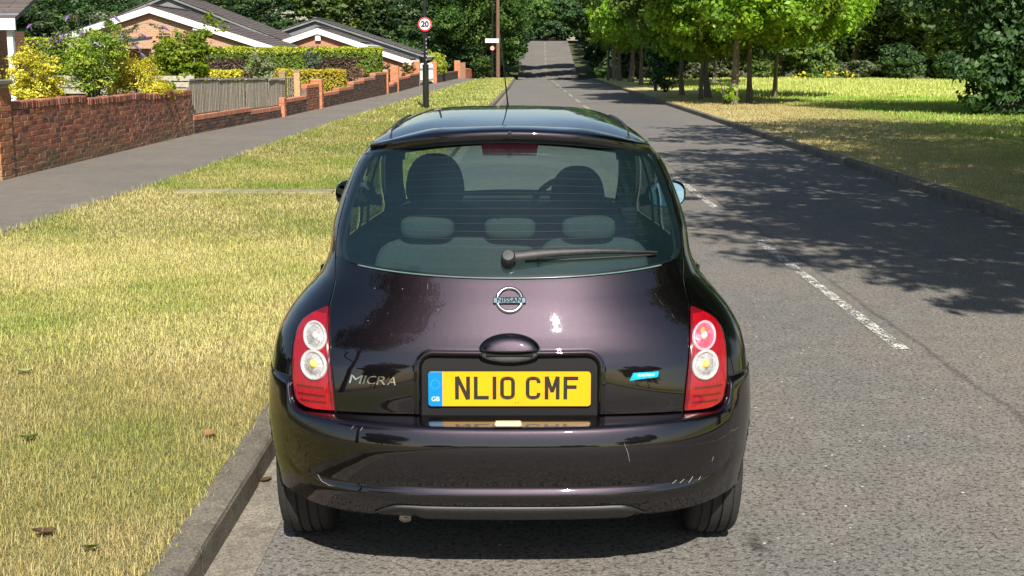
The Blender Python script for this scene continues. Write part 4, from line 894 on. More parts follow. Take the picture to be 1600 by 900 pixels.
def bungalow(name, loc, rz, hw, ez, rzz, y0, y1, mat, tilec, label, win=(), barge=True):
    r = empty(name, loc, rz, label, 'house')
    a = [(-hw, y0), (hw, y0), (hw, y1), (-hw, y1)]; zt = ez-.1
    V = [(x, y, -3) for x, y in a]+[(x, y, zt) for x, y in a]+[(0, y0, rzz-.14), (0, y1, rzz-.14)]
    obj('wall', V, [(0, 1, 5, 8, 4), (1, 2, 6, 5), (2, 3, 7, 9, 6), (3, 0, 4, 7)], mat, r)
    roof(r, hw, ez, rzz, y0, y1, tilec, barge=barge)
    for w in win: windowp(r, *w)
    return r
TG = (0.115, 0.090, 0.078)
bungalow('bungalow', (-15.1, 54.6, 0), 0, 5.0, 2.06, 3.66, 0, 6.5, M_gable, TG, 'bungalow with a broad pale brick gable and white bargeboards behind the shrubs',
         [((5.0, 3.6, 1.0), 1.8, 1.0, 'x', 1), ((-1.0, 0, 0.9), 1.6, 1.0, 'y', -1)])
bungalow('bungalow', (-9.24, 62.0, 0), 0, 1.9, 2.28, 2.92, 0, 5, M_gable2, TG, 'bungalow with the small orange gable under the largest far roof')
bungalow('bungalow', (-10.7, 71.0, 0), 0, 5.6, 1.75, 3.60, 0, 7, M_flat, (0.105, 0.092, 0.088), 'bungalow with the big dark roof behind the small orange gable', barge=False)
bungalow('bungalow', (-8.45, 66.5, 0), 0, 2.9, 1.52, 2.46, 0, 4.5, M_gable2, (0.105, 0.092, 0.088), 'furthest right bungalow gable with a long white bargeboard running down to the street')
bungalow('bungalow', (-16.3, 62.0, 0), 0, 5.4, 2.35, 4.45, 0, 7, M_flat, TG, 'taller bungalow roof rising just behind the broad pale gable', barge=False)
# small wall lamp boxes / vents on gables
for (x, y, z) in ((-13.2, 54.48, 2.85), (-9.24, 61.9, 2.5)):
    v = MB().box((x, y-.02, z), (.26, .12, .34), bev=.02).build('alarm_box', M_white); tag(v, 'white alarm box high on the %s' % ('broad pale brick gable' if y < 58 else 'small orange gable'), 'alarm box')
# flat-roofed garage on the left and porch at the edge
gar = empty('garage', (-17.6, 38.5, 0), 0, 'flat-roofed garage with grey felt roof and white fascia left of the gable', 'garage')
MB().box((0, 2, .55), (6.6, 6.0, 2.5)).build('wall', M_gable2, gar); MB().box((0, 2, 1.95), (7.2, 6.6, .26), bev=.02).build('fascia', M_white, gar); MB().box((0, 2, 2.10), (7.3, 6.7, .05)).build('roof', M_flat, gar)
MB().box((-.8, -1.03, .6), (2.3, .05, 2.0), bev=.01).build('garage_door', M_white, gar)
g2 = empty('car_port', (-13.6, 40.5, 0), 0, 'grey sloping lean-to roof between garage and gable', 'lean-to')
V = [(-3.6, -1.2, 2.05), (1.3, -1.2, 2.05), (1.3, 4, 2.30), (-3.6, 4, 2.22)]; obj('roof', V+[(x, y, z-.09) for x, y, z in V], [(0, 1, 2, 3), (7, 6, 5, 4), (0, 4, 5, 1), (1, 5, 6, 2), (2, 6, 7, 3), (3, 7, 4, 0)], M_flat, g2)
MB().box((-1.15, -1.25, 1.96), (4.95, .04, .22)).build('fascia', M_white, g2)
for x in (-3.4, -1.1, 1.2): MB().box((x, -1.1, .3), (.12, .12, 3.1)).build('post', M_white, g2)
MB().box((-1.15, 3.9, .4), (4.8, .2, 3.0)).build('wall', M_gable2, g2)
ph = empty('porch_house', (-10.78, 26.4, 0.42), 0, 'corner of a house with a tiled porch roof on white posts at the left edge', 'house')
MB().box((-2.4, 2.0, 0.5), (3.6, 4.0, 2.6)).build('wall', M_gable2, ph)
mb = MB()
for k in range(9):
    for q in range(16):
        c = gb.uniform(.8, 1.15); mb.box(0, (.318, .335, .028), M=Matrix.Translation((-4.0+.33*q, -.85+.28*k, 2.02+.105*k)) @ Matrix.Rotation(.30, 4, 'X'), col=tuple(t*c for t in TG))
stuff(mb.build('roof_tiles', M_tile, ph, col=True)); MB().add([(-4.2, -1, 1.98), (1.1, -1, 1.98), (1.1, 1.7, 2.95), (-4.2, 1.7, 2.95), (-4.2, -1, 1.9), (1.1, -1, 1.9), (1.1, 1.7, 2.87), (-4.2, 1.7, 2.87)], [(0, 1, 2, 3), (7, 6, 5, 4), (0, 4, 5, 1), (1, 5, 6, 2), (2, 6, 7, 3), (3, 7, 4, 0)]).build('roof_deck', M_flat, ph)
MB().box((-1.55, -1.03, 1.86), (5.35, .04, .22)).build('fascia', M_white, ph)
for x in (-1.6, .95): MB().box((x, -.85, .5), (.11, .11, 2.6)).build('post', M_white, ph)
windowp(ph, (-2.0, 0, 1.1), 1.2, 1.1)

# ------------------------------------------------------------ lamp post, signs, poles
M_blk = plain('black_paint', (0.012, 0.012, 0.014), 0.28, var=.2, coat=.4); M_sw = plain('sign_white', (0.82, 0.82, 0.80), 0.4, var=.02)
M_red = plain('sign_red', (0.62, 0.02, 0.03), 0.4, var=.04); M_ink = plain('sign_black', (0.012, 0.012, 0.012), 0.5, var=.02); M_gal = plain('galvanised', (0.42, 0.43, 0.44), 0.45, 0.7, var=.1)
def speed_sign(loc, r, label, zpost=None, txt='20'):
    s = empty('speed_limit_sign', loc, 0, label, 'sign'); Mx = Matrix.Rotation(R(90), 4, 'X')
    MB().lathe([(0, -.012), (r, -.012), (r, 0), (0, 0)], 40, Mx).build('sign_plate', M_gal, s)
    MB().lathe([(r*.78, .001), (r*.985, .001), (r*.985, .003), (r*.78, .003), (r*.78, .001)], 48, Mx).build('red_ring', M_red, s)
    MB().lathe([(0, .0012), (r*.78, .0012)], 48, Mx).build('white_disc', M_sw, s)
    me = text_mesh(txt, r*1.12, 0.0008, 0.012*r/.2); me.materials.append(M_ink); link('numerals', me, s, (0, -.0035, -0.01*r), (R(90), 0, 0))
    MB().box((0, .04, 0), (.05, .06, .12)).build('clip', M_gal, s); return s
lp = empty('lamp_post', (-2.60, 38.8, KH-.02), 0, 'black painted lamp post in the verge carrying the speed limit sign', 'lamp post')
MB().tube([(0, 0, 0), (0, 0, 1.28), (0, 0, 1.32)], [.092, .092, .06], 20).build('base', M_blk, lp, smooth=False)
sm(MB().tube([(0, 0, 1.3), (0, 0, 5.8)], [.058, .048], 18).build('column', M_blk, lp)); MB().box((0, -.088, .6), (.10, .02, .5), bev=.005).build('inspection_door', M_blk, lp)
sm(MB().tube([(0, 0, 5.8), (.02, -.0, 6.15), (.5, 0, 6.3)], [.045, .04, .035], 12).build('bracket', M_blk, lp)); MB().box((.8, 0, 6.32), (.7, .2, .1), bev=.03).build('lantern', M_gal, lp)
MB().tube([(0, 0, 1.27), (0, 0, 1.31)], .098, 20).build('collar', M_blk, lp)
for k in range(6): MB().box((0.03, -.045, 2.05-.12*k), (.03, .02, .05), bev=.004).build('band_clip', M_gal, lp)
speed_sign((-2.60, 38.70, 2.58), .205, 'round twenty speed limit sign on the near lamp post')
# group by the far bushes
sp = empty('street_lamp', (-1.42, 92.0, KH), 0, 'thin dark far street lamp beside the telegraph pole', 'lamp post'); sm(MB().tube([(0, 0, 0), (0, 0, 7)], [.085, .05], 12).build('column', M_blk, sp)); MB().box((.4, 0, 7), (.9, .2, .12), bev=.03).build('lantern', M_gal, sp)
tp = empty('telegraph_pole', (-1.05, 93.0, KH), 0, 'brown wooden telegraph pole at the far end of the verge', 'pole'); sm(MB().tube([(0, 0, 0), (0, 0, 7.5)], [.15, .12], 12).build('pole', plain('creosoted_wood', (.16, .085, .05), .85, var=.3, scale=9), tp)); MB().box((0, 0, 7.2), (1.2, .09, .09)).build('cross_arm', M_bark, tp)
ss = empty('street_name_sign', (-1.40, 88.5, 0), 0, 'white rectangular board sign high on a dark post by the telegraph pole', 'sign')
sm(MB().tube([(0, 0, 0), (0, 0, 2.75)], .04, 10).build('post', M_blk, ss)); MB().box((0, -.05, 2.62), (.92, .02, .27), bev=.004).build('sign_plate', M_sw, ss)
lt = MB()
for k, (a_, b_) in enumerate(((-.36, -.30), (-.28, -.22), (-.17, -.13), (-.11, -.05), (-.03, .03), (.05, .09), (.17, .23), (.25, .29), (.31, .36))): lt.box(((a_+b_)/2, -.0615, 2.62), (b_-a_, .001, .09), mi=0)
lt.build('faint_lettering', plain('faded_lettering', (.50, .48, .47), .6), ss)
speed_sign((-1.38, 88.40, 2.12), .155, 'small distant round speed sign below the white board sign')
ns = empty('name_plate_sign', (-1.95, 90.6, 0), 0, 'low white street nameplate at the far end of the pavement', 'sign'); MB().box((0, 0, .62), (.62, .03, .2), bev=.004).build('sign_plate', M_sw, ns)
for x in (-.24, .24): MB().box((x, .03, .36), (.05, .04, .72)).build('post', M_blk, ns)
for (x, y, h, lab) in ((6.35, 57.5, 7, 'dark lamp post in front of the round bush under the trees'), (5.9, 80.0, 7, 'slim far lamp post between roadside trees')):
    q = empty('street_lamp', (x, y, KH), 0, lab, 'lamp post'); sm(MB().tube([(0, 0, 0), (0, 0, 1.2), (0, 0, 1.25), (0, 0, h)], [.085, .085, .055, .045], 12).build('column', M_blk, q)); MB().box((-.4, 0, h), (.9, .2, .1), bev=.03).build('lantern', M_gal, q)
# litter on the verge
def leaf_litter(loc, s, col, label, cat='leaf', rz=0, curl=.3, name='fallen_leaf'):
    V = []; F = []
    for i in range(7):
        t = i/6; w = math.sin(math.pi*(t*.92+.04))*.42
        for k in (-1, 0, 1): V.append(((t-.5)*s, k*w*s*(1 if k else 0), s*curl*(abs(k)*.35+(t-.5)**2)))
    F = [(i*3+k, (i+1)*3+k, (i+1)*3+k+1, i*3+k+1) for i in range(6) for k in (0, 1)]
    o = obj(name, V, F, M_hleaf, col=[col]*len(F)); o.location = loc; o.rotation_euler = (rnd.uniform(-.3, .3), rnd.uniform(-.3, .3), rz); return tag(o, label, cat)
leaf_litter((-1.570, 4.07, KH+.012), .075, (.15, .09, .045), 'curled brown dead leaf in the grass near the bottom left', rz=.6)
leaf_litter((-1.368, 3.93, KH+.012), .07, (.10, .13, .03), 'dark green fallen leaf nearest the kerb', rz=1.2)
leaf_litter((-1.77, 4.12, KH+.012), .06, (.34, .25, .11), 'pale tan crumpled leaf left of the curled brown one', rz=2.0)
leaf_litter((-2.02, 5.15, KH+.012), .07, (.11, .16, .04), 'bright green fallen leaf further up the verge', rz=.2)
leaf_litter((-1.28, 5.20, KH+.012), .06, (.24, .12, .06), 'reddish brown leaf on the grass close to the kerb', rz=2.6)
leaf_litter((-2.47, 6.28, KH+.012), .08, (.36, .38, .15), 'pale green leaf lying towards the left edge of the verge', rz=.5)
leaf_litter((-1.0, 4.95, .01), .06, (.12, .10, .04), 'dead leaf lying in the gutter behind the rear tyre', rz=.5, curl=.15)
fl = empty('fallen_flower', (-1.695, 3.82, KH+.03), .4, 'crushed purple and white flower petals on the grass at the bottom left', 'flower')
for k, (dx, dy, c) in enumerate(((0, 0, (.16, .10, .50)), (.035, .012, (.50, .48, .75)), (-.03, .03, (.20, .14, .55)), (.012, -.012, (.12, .07, .42)), (.052, .0, (.5, .5, .62)))):
    p = leaf_litter((dx, dy, .004*k), .034, c, None, None, rz=k*1.3, curl=.5, name='petal'); p.parent = fl

# ============================================================ the parked car
def ch(xs, ys):      # monotone cubic through a table
    xs = np.array(xs, float); ys = np.array(ys, float); d = np.diff(ys)/np.diff(xs); m = np.zeros_like(ys); m[0] = d[0]; m[-1] = d[-1]
    for i in range(1, len(ys)-1): m[i] = 0 if d[i-1]*d[i] <= 0 else 2*d[i-1]*d[i]/(d[i-1]+d[i])
    def f(x):
        x = np.clip(x, xs[0], xs[-1]); i = np.clip(np.searchsorted(xs, x, side='right')-1, 0, len(xs)-2); h = xs[i+1]-xs[i]; t = (x-xs[i])/h
        return (2*t**3-3*t*t+1)*ys[i]+(t**3-2*t*t+t)*h*m[i]+(-2*t**3+3*t*t)*ys[i+1]+(t**3-t*t)*h*m[i+1]
    return f
W = ch([.18, .30, .45, .565, .62, .70, .76, .82, .87, .90, .93, 1.0, 1.1, 1.2, 1.3, 1.38, 1.44], [.785, .806, .821, .825, .824, .814, .80, .766, .722, .685, .655, .630, .624, .607, .582, .553, .500])
YR = ch([.18, .3, .45, .565, .62, .70, .75, .80, .85, .90, .95, .985, 1.1, 1.2, 1.3, 1.405, 1.44], [3.99, 3.975, 3.965, 3.965, 3.962, 3.967, 3.979, 3.999, 4.024, 4.050, 4.078, 4.098, 4.172, 4.243, 4.316, 4.390, 4.415])
LL = ch([.18, .7, .8, .9, 1.0, 1.2, 1.44], [.39, .40, .42, .42, .40, .36, .32])
CRR = ch([.18, .6, .85, .98, 1.15, 1.41], [0, 0, -.03, -.11, 0, .2])
CRF = ch([.18, .6, .95, 1.2, 1.41], [0, .02, .10, .08, .18])
YF = ch([.18, .5, .62, .72, .80, .88, .95, 1.0, 1.2, 1.40, 1.44], [7.55, 7.60, 7.57, 7.45, 7.28, 7.10, 6.95, 6.86, 6.43, 5.98, 5.86])
LF = ch([.18, .7, .95, 1.44], [.62, .60, .48, .34])
CNf = ch([.18, .5, .62, .75, 1.44], [3.6, 3.4, 2.95, 2.7, 2.7]); CNF = 2.4; Y0 = 5.70
def body(v, u):
    v, u = np.broadcast_arrays(np.asarray(v, float), np.asarray(u, float)); s = np.sign(u); a = np.abs(u); w = W(v); ys = YR(v)+LL(v); ye = YF(v)-LF(v)
    r1 = np.sin(np.pi/2*np.clip(a, 0, 1)); y1 = YR(v)+LL(v)*(1-np.clip(1-r1**CNf(v), 0, 1)**(1/CNf(v)))
    r2 = np.sin(np.pi/2*np.clip(3-a, 0, 1)); y3 = YF(v)-LF(v)*(1-np.clip(1-r2**CNF, 0, 1)**(1/CNF))
    t = np.clip(a-1, 0, 1); y2 = ys+(ye-ys)*t
    x = np.where(a < 1, w*r1, np.where(a > 2, w*r2, w*(1+0.02*np.sin(np.pi*t))))
    y = np.where(a < 1, y1, np.where(a > 2, y3, y2)); cr = CRR(v)*(1-t)+CRF(v)*t
    return np.stack([s*x, y, v-cr*x*x], -1)
def bnorm(v, u):
    e = 0.003; v = np.asarray(v, float); u = np.asarray(u, float)
    du = body(v, u+e)-body(v, u-e); dv = body(v+e, u)-body(v-e, u); n = np.cross(du, dv); return n/np.maximum(np.linalg.norm(n, axis=-1), 1e-9)[..., None]
def bp(v, u, off=0.0):
    P = body(v, u); return P+bnorm(v, u)*(off[..., None] if isinstance(off, np.ndarray) else off)
def xu(x, v):
    w = W(v); return np.sign(x)*2/np.pi*np.arcsin(np.clip(np.abs(x)/w, 0, 1))
def yu(y, v):
    ys = YR(v)+LL(v); ye = YF(v)-LF(v); return 1+(y-ys)/(ye-ys)
car = empty('hatchback_car', (-0.01, Y0, 0), 0, 'dark purple three-window-line hatchback parked against the left kerb, seen from behind', 'car')
car['label'] = 'dark purple hatchback parked against the left kerb, seen from behind'
def cobj(name, V, F, mat, parent=car, **kw):
    V = np.asarray(V, float).reshape(-1, 3)-np.array([0, Y0, 0]); return obj(name, V, F, mat, parent, **kw)
class CB(MB):
    def build(s, name, mats, parent=car, smooth=False, col=False, ang=None):
        s.v = [(x, y-Y0, z) for x, y, z in s.v]; o = MB.build(s, name, mats, parent, smooth, col)
        if ang: sm(o, ang)
        return o
# materials
def car_paint():
    m, nt, b, o = new_mat('purple_car_paint'); P = objcoord(nt)
    fl = node(nt, 'ShaderNodeTexVoronoi', Scale=1400); nt.links.new(P, fl.inputs['Vector'])
    big_ = noise(nt, P, 5, 4, .6)
    r = ramp(nt, fl.outputs['Color'], [(.2, (0.0042, 0.0028, 0.0042)), (.8, (0.0160, 0.0102, 0.0158))]); nt.links.new(r.outputs[0], b.inputs['Base Color'])
    b.inputs['Metallic'].default_value = 0.95; b.inputs['Roughness'].default_value = 0.37
    b.inputs['Coat Weight'].default_value = 1.0; b.inputs['Coat IOR'].default_value = 1.75
    mp = nt.nodes.new('ShaderNodeMapping'); mp.inputs['Scale'].default_value = (1.0, 1.0, .12); nt.links.new(P, mp.inputs[0])
    sc = noise(nt, mp.outputs[0], 260, 3, .7)
    rr = ramp(nt, mathn(nt, 'ADD', mathn(nt, 'MULTIPLY', sc, .5), mathn(nt, 'MULTIPLY', big_, .5)), [(.4, (.004,)*3), (.68, (.032,)*3)]); nt.links.new(rr.outputs[0], b.inputs['Coat Roughness'])
    bm = nt.nodes.new('ShaderNodeBump'); bm.inputs['Strength'].default_value = .008; bm.inputs['Distance'].default_value = .004; nt.links.new(noise(nt, P, 7, 2), bm.inputs['Height']); nt.links.new(bm.outputs[0], b.inputs['Coat Normal'])
    return m
M_paint = car_paint()
def glass_mat(name, tint, refl=0.9, ior=1.5, dirt_or_veil=0.0):
    m, nt, b, o = new_mat(name); nt.nodes.remove(b)
    t = nt.nodes.new('ShaderNodeBsdfTransparent'); t.inputs[0].default_value = (*tint, 1); g = nt.nodes.new('ShaderNodeBsdfGlossy'); g.inputs['Roughness'].default_value = .008
    fr = nt.nodes.new('ShaderNodeFresnel'); gm = nt.nodes.new('ShaderNodeNewGeometry'); nt.links.new(mathn(nt, 'ADD', mathn(nt, 'MULTIPLY', gm.outputs['Backfacing'], 1/ior-ior), ior), fr.inputs[0]); ms = nt.nodes.new('ShaderNodeMixShader')
    nt.links.new(mathn(nt, 'MULTIPLY', fr.outputs[0], refl*1.7), ms.inputs[0]); nt.links.new(t.outputs[0], ms.inputs[1]); nt.links.new(g.outputs[0], ms.inputs[2])
    last = ms.outputs[0]
    if dirt_or_veil:
        d = nt.nodes.new('ShaderNodeBsdfDiffuse'); d.inputs[0].default_value = (.10, .24, .30, 1); m2 = nt.nodes.new('ShaderNodeMixShader')  # bluish diffuse colour paints a veil of reflected sky over the glass
        n = noise(nt, objcoord(nt), 3, 5, .6); nt.links.new(mathn(nt, 'MULTIPLY', n, dirt_or_veil*2), m2.inputs[0]); nt.links.new(last, m2.inputs[1]); nt.links.new(d.outputs[0], m2.inputs[2]); last = m2.outputs[0]
    nt.links.new(last, o.inputs[0]); return m
M_rglass = glass_mat('rear_glass', (.46, .60, .59), dirt_or_veil=.034); M_side = glass_mat('side_glass', (.35, .42, .40), .6); M_wind = glass_mat('windscreen_glass', (.80, .88, .84), .5)
M_frit = plain('glass_black_border', (.008, .010, .011), .12, var=.1, coat=.6); M_gap = plain('shut_gap', (.004, .004, .004), .9, var=.1)
M_trim = plain('black_plastic', (.022, .022, .023), .55, var=.3, scale=60); M_rub = plain('rubber', (.010, .010, .010), .6, var=.2)
M_int = plain('interior_plastic', (.020, .024, .026), .75, var=.15); M_seat = plain('seat_cloth', (.010, .012, .018), .95, var=.2, scale=200); M_rseat = plain('rear_seat_cloth', (.078, .080, .075), .95, var=.2, scale=160)
M_shelf = plain('parcel_shelf_cloth', (.07, .08, .08), .95, var=.2, scale=180)
M_chrome = plain('chrome', (.72, .73, .74), .10, 1.0, var=.03); M_steel = plain('exhaust_steel', (.45, .42, .38), .32, 1.0, var=.25, scale=40)
# cut-outs
RW_V = [.9835, .9845, .986, .989, .994, 1.004, 1.018, 1.034, 1.06, 1.09, 1.13, 1.225, 1.33, 1.385, 1.402, 1.409, 1.412]
RW_X = [.40, .475, .520, .545, .558, .570, .575, .5775, .5785, .5775, .573, .5585, .5325, .512, .502, .490, .46]
rwx = lambda v: np.interp(v, RW_V, RW_X)
tgx = lambda v: np.interp(v, [.553, .566, .646, .72, .80, .857, .872, .884, .90, .93, .98, 1.04, 1.13, 1.224, 1.33, 1.40, 1.44], [.560, .562, .569, .578, .586, .592, .594, .592, .587, .583, .590, .5915, .586, .5725, .5465, .523, .495])
lox = lambda v: np.interp(v, [.563, .566, .571, .580, .597, .646, .706, .744, .782, .802, .822, .838, .852, .862, .868], [.575, .640, .668, .690, .704, .715, .717, .716, .709, .700, .684, .660, .632, .610, .597])
def opening(v, u, m=0.0):
    P = body(v, u); a = np.abs(u); x = np.abs(P[..., 0]); y = P[..., 1]
    o = (a < 1) & (x < rwx(v)-m) & (v > .985+m) & (v < 1.41-m)
    ye = YF(v)-LF(v)
    sd = (a >= .97) & (a <= 2.03) & (v > .965+m) & (v < 1.355-m)
    o |= sd & (y > 4.82+m) & (y < 5.42-m); o |= sd & (y > 5.54+m) & (y < ye-.02-m)
    o |= (a > 2) & (x < W(v)-.075-m) & (v > .985+m) & (v < 1.395-m)
    return o
def arch_cut(V, F):      # wheel arches: pull vertices onto the circle, drop the faces inside
    V = V.copy(); keep = np.ones(len(F), bool)
    for cy in (4.46, 6.87):
        dy = V[:, 1]-cy; dz = V[:, 2]-.295; r = np.hypot(dy, dz); side = np.abs(V[:, 0]) > .5
        c = V[F].mean(1); rc = np.hypot(c[:, 1]-cy, c[:, 2]-.295); keep &= ~((rc < .325) & (np.abs(c[:, 0]) > .5))
        m = side & (np.abs(r-.325) < .016) & (r > 0); V[m, 1] = cy+dy[m]/r[m]*.325; V[m, 2] = .295+dz[m]/r[m]*.325
    return V, F[keep]
def shell(name, mat, v0, v1, nv, ufun, off, cols, opens=True, arch=True, m=0.0, parent=car, solid=True):
    vs = np.linspace(v0, v1, nv); Vs = []; Fs = []; n = 0
    for sg in (-1, 1):
        U = np.array([[ufun(v)+(3-ufun(v))*0 for _ in (0,)] for v in vs]).reshape(-1, 1)
        c = np.asarray(cols)[None, :]; UU = np.where(c < 1, U+(np.maximum(1.0, U)-U)*c, np.maximum(c, U)); VV = np.repeat(vs[:, None], UU.shape[1], 1)
        P = bp(VV, UU*sg, off)
        vc = (VV[1:, 1:]+VV[:-1, :-1])/2; uc = (UU[1:, 1:]+UU[:-1, :-1]+UU[1:, :-1]+UU[:-1, 1:])/4
        k = ~opening(vc, uc, m) if opens else np.ones_like(vc, bool)
        k &= (UU[:-1, 1:]-UU[:-1, :-1]) > 1e-5
        f = gridfaces(*VV.shape, keep=k)
        if sg < 0: f = f[:, ::-1]
        Vs.append(P.reshape(-1, 3)); Fs.append(f+n); n += P.shape[0]*P.shape[1]
    V = np.concatenate(Vs); F = np.concatenate(Fs)
    if arch: V, F = arch_cut(V, F)
    return cobj(name, V, F, mat, parent, smooth=True)
COLS = np.concatenate([np.linspace(0, .995, 46), np.linspace(1, 2, 150), np.linspace(2.02, 3, 46)])
def u_start(v):
    if v < .657: return 1.0
    x = max(float(lox(v)) if v < .868 else 0, float(tgx(v)))+.0035
    return float(xu(x, v))
shell('body_shell', M_paint, .19, 1.44, 190, u_start, 0.0, COLS)
shell('interior_trim', M_int, .55, 1.43, 90, lambda v: (float(xu(.50, v)) if v < .985 else 0.0), -.028, COLS, m=-.004, arch=False)
shell('inner_structure', M_gap, .315, .979, 60, lambda v: 0.0, -.020, np.linspace(0, 1.1, 60), opens=False)
# roof
ring = np.concatenate([np.linspace(-3, 3, 361)[:-1]]); rim = body(np.full(360, 1.44), ring); K = 26; cx_ = np.array([0, 5.12])
rv = []
for i in range(K):
    s_ = 1-i/(K-1)*.9999; q = rim.copy(); cy = np.clip(rim[:, 1], 4.95, 5.3)
    q[:, 0] = rim[:, 0]*s_; q[:, 1] = cy+(rim[:, 1]-cy)*s_; top = 1.486-.036*np.clip((5.45-q[:, 1])/1.0, 0, 1.1)**2-.02*np.clip((q[:, 1]-5.5)/.4, 0, 1)**2
    q[:, 2] = top-(top-rim[:, 2])*s_**4.5; rv.append(q)
rv = np.array(rv); f = gridfaces(K, 360); wrap = np.array([[i*360+359, i*360, (i+1)*360, (i+1)*360+359] for i in range(K-1)])
cobj('roof', rv, np.concatenate([f, wrap])[:, ::-1], M_paint, smooth=True)
hl = rv.copy(); hl[..., 2] -= .035; hl[..., :2] = hl[..., :2]*1.0; hl[..., 0] *= .96
cobj('headliner', hl, np.concatenate([f, wrap]), M_int, smooth=True)
def roof_z(x, y):
    j = np.argmin((rv[..., 0]-x)**2+(rv[..., 1]-y)**2); return float(rv.reshape(-1, 3)[j, 2])
rb = CB()
for s_ in (-1, 1):
    pts = [(s_*(.437-.03*((y-5.1)/.7)**2), y, 0) for y in np.linspace(4.52, 5.75, 16)]; pts = [(x, y, roof_z(x, y)+.001) for x, y, _ in pts]
    q = CB(); q.tube(pts, .0065, 6, sq=.5); q.build('roof_seam_strip', M_trim, smooth=True)
# tailgate panel with plate recess, plus its window surround
def strip(name, mat, vr, fl_, fr_, nc, off=.002, roll=.0045, disp=None, parent=car, cols=None, flip=False, rowroll=(1, 1), **kw):
    vr = np.asarray(vr, float); c = np.linspace(0, 1, nc) if cols is None else cols
    L = np.array([fl_(v) for v in vr])[:, None]; Rr = np.array([fr_(v) for v in vr])[:, None]; U = L+(Rr-L)*c[None, :]; VV = np.repeat(vr[:, None], nc if cols is None else len(cols), 1)
    o = np.full(U.shape, off)
    if disp is not None: o = o+disp(body(VV, U)[..., 0], VV)
    if roll: o[:, 0] -= roll*2; o[:, -1] -= roll*2
    if roll and rowroll[0]: o[0] -= roll*2
    if roll and rowroll[1]: o[-1] -= roll*2
    return cobj(name, bp(VV, U, o), gridfaces(*U.shape), mat, parent, smooth=True, **kw)
def smooth01(t): t = np.clip(t, 0, 1); return t*t*(3-2*t)
def recess(x, v):
    r = .045; qx = np.abs(x)-(.290-r); qz = v-(.757-r); d = np.hypot(np.maximum(qx, 0), np.maximum(qz, 0))-r
    hx = np.abs(x)/.125; hz = (v-.763)/.034
    return -.030*smooth01(-d/.010) + .0035*np.exp(-((d-.004)/.006)**2)
vr = np.concatenate([[.5625, .564, .566], np.linspace(.569, .982, 125)]); cc = np.concatenate([[0, .002, .005], np.linspace(.01, .99, 260), [.995, .998, 1]])
tg = strip('tailgate', M_paint, vr, lambda v: float(xu(-tgx(v), v)), lambda v: float(xu(tgx(v), v)), 0, cols=cc, disp=recess, rowroll=(1, 0))
vr2 = np.concatenate([np.linspace(.982, 1.02, 30), np.linspace(1.025, 1.425, 60)])
wsx = lambda v: float(rwx(v)) if v > .984 else .0
for s_ in (-1, 1):
    a_ = (lambda v: float(xu(-tgx(v), v))) if s_ < 0 else (lambda v: float(xu(rwx(v)-.003 if v < 1.409 else .1, v)))
    b_ = (lambda v: float(xu(-(rwx(v)-.003 if v < 1.409 else .1), v))) if s_ < 0 else (lambda v: float(xu(tgx(v), v)))
    strip('tailgate_window_surround', M_paint, vr2, a_, b_, 26, off=.0005, roll=.003, rowroll=(0, 0))
# glass: clear centre and printed black border
def glass_panel(name, vrow, fl_, fr_, mat, border, off=.004, vin=(None, None), parent=car):
    vr = np.asarray(vrow); lo_, hi_ = vr[0], vr[-1]; n = len(vr); cs = np.concatenate([np.linspace(0, 1, 70)])
    L = np.array([fl_(v) for v in vr])[:, None]; Rr = np.array([fr_(v) for v in vr])[:, None]; wid = np.abs(Rr-L); eb = np.minimum(border/np.maximum(wid, 1e-4), .3)
    c = np.concatenate([np.zeros((n, 1)), eb*.999, eb+(1-2*eb)*np.linspace(0, 1, 60)[None, :], 1-eb*.999, np.ones((n, 1))], 1); U = L+(Rr-L)*c; VV = np.repeat(vr[:, None], U.shape[1], 1)
    P = bp(VV, U, off); nc = U.shape[1]; vm = (vr[1:]+vr[:-1])/2
    edge = np.zeros((n-1, nc-1), bool); edge[:, :2] = True; edge[:, -2:] = True; edge[(vm < lo_+vin[0]) | (vm > hi_-vin[1])] = True
    f = gridfaces(n, nc); e = edge.reshape(-1)
    g_ = cobj(name, P.reshape(-1, 3), f[~e], mat, parent, smooth=True)
    cobj('glass_border', P.reshape(-1, 3), f[e], M_frit, g_ if False else parent, smooth=True); return g_
rwv = np.concatenate([[.9835, .984, .9845, .9852, .986, .9875, .989, .9915, .994, .9985, 1.004, 1.010], np.linspace(1.018, 1.385, 56), [1.392, 1.398, 1.402, 1.406, 1.409, 1.4105, 1.412]])
rg = glass_panel('rear_window', rwv, lambda v: float(xu(-rwx(v), v)), lambda v: float(xu(rwx(v), v)), M_rglass, .016, vin=(.009, .012))
hw_ = CB()
for k, v in enumerate(np.linspace(1.075, 1.36, 13)):
    us = np.linspace(float(xu(-.47+.05*(v-1.07)/.3, v)), float(xu(.47-.05*(v-1.07)/.3, v)), 40); a1 = bp(np.full(40, v-.0002), us, .0055); a2 = bp(np.full(40, v+.0002), us, .0055)
    cobj('heating_line', np.stack([a1, a2]).reshape(-1, 3), gridfaces(2, 40), M_heat if k else (M_heat := plain('heating_element', (.026, .020, .021), .5, var=.1)))
# pale green tube painting the light caught along the lower glass edge
e1 = CB(); us = np.linspace(float(xu(-.5, .986)), float(xu(.5, .986)), 60); e1.tube([tuple(p) for p in bp(np.full(60, .9825), us, .006)], .0028, 6); e1.build('glass_edge_glint', plain('glass_edge', (.10, .16, .155), .2, var=.1, coat=.5), smooth=True)
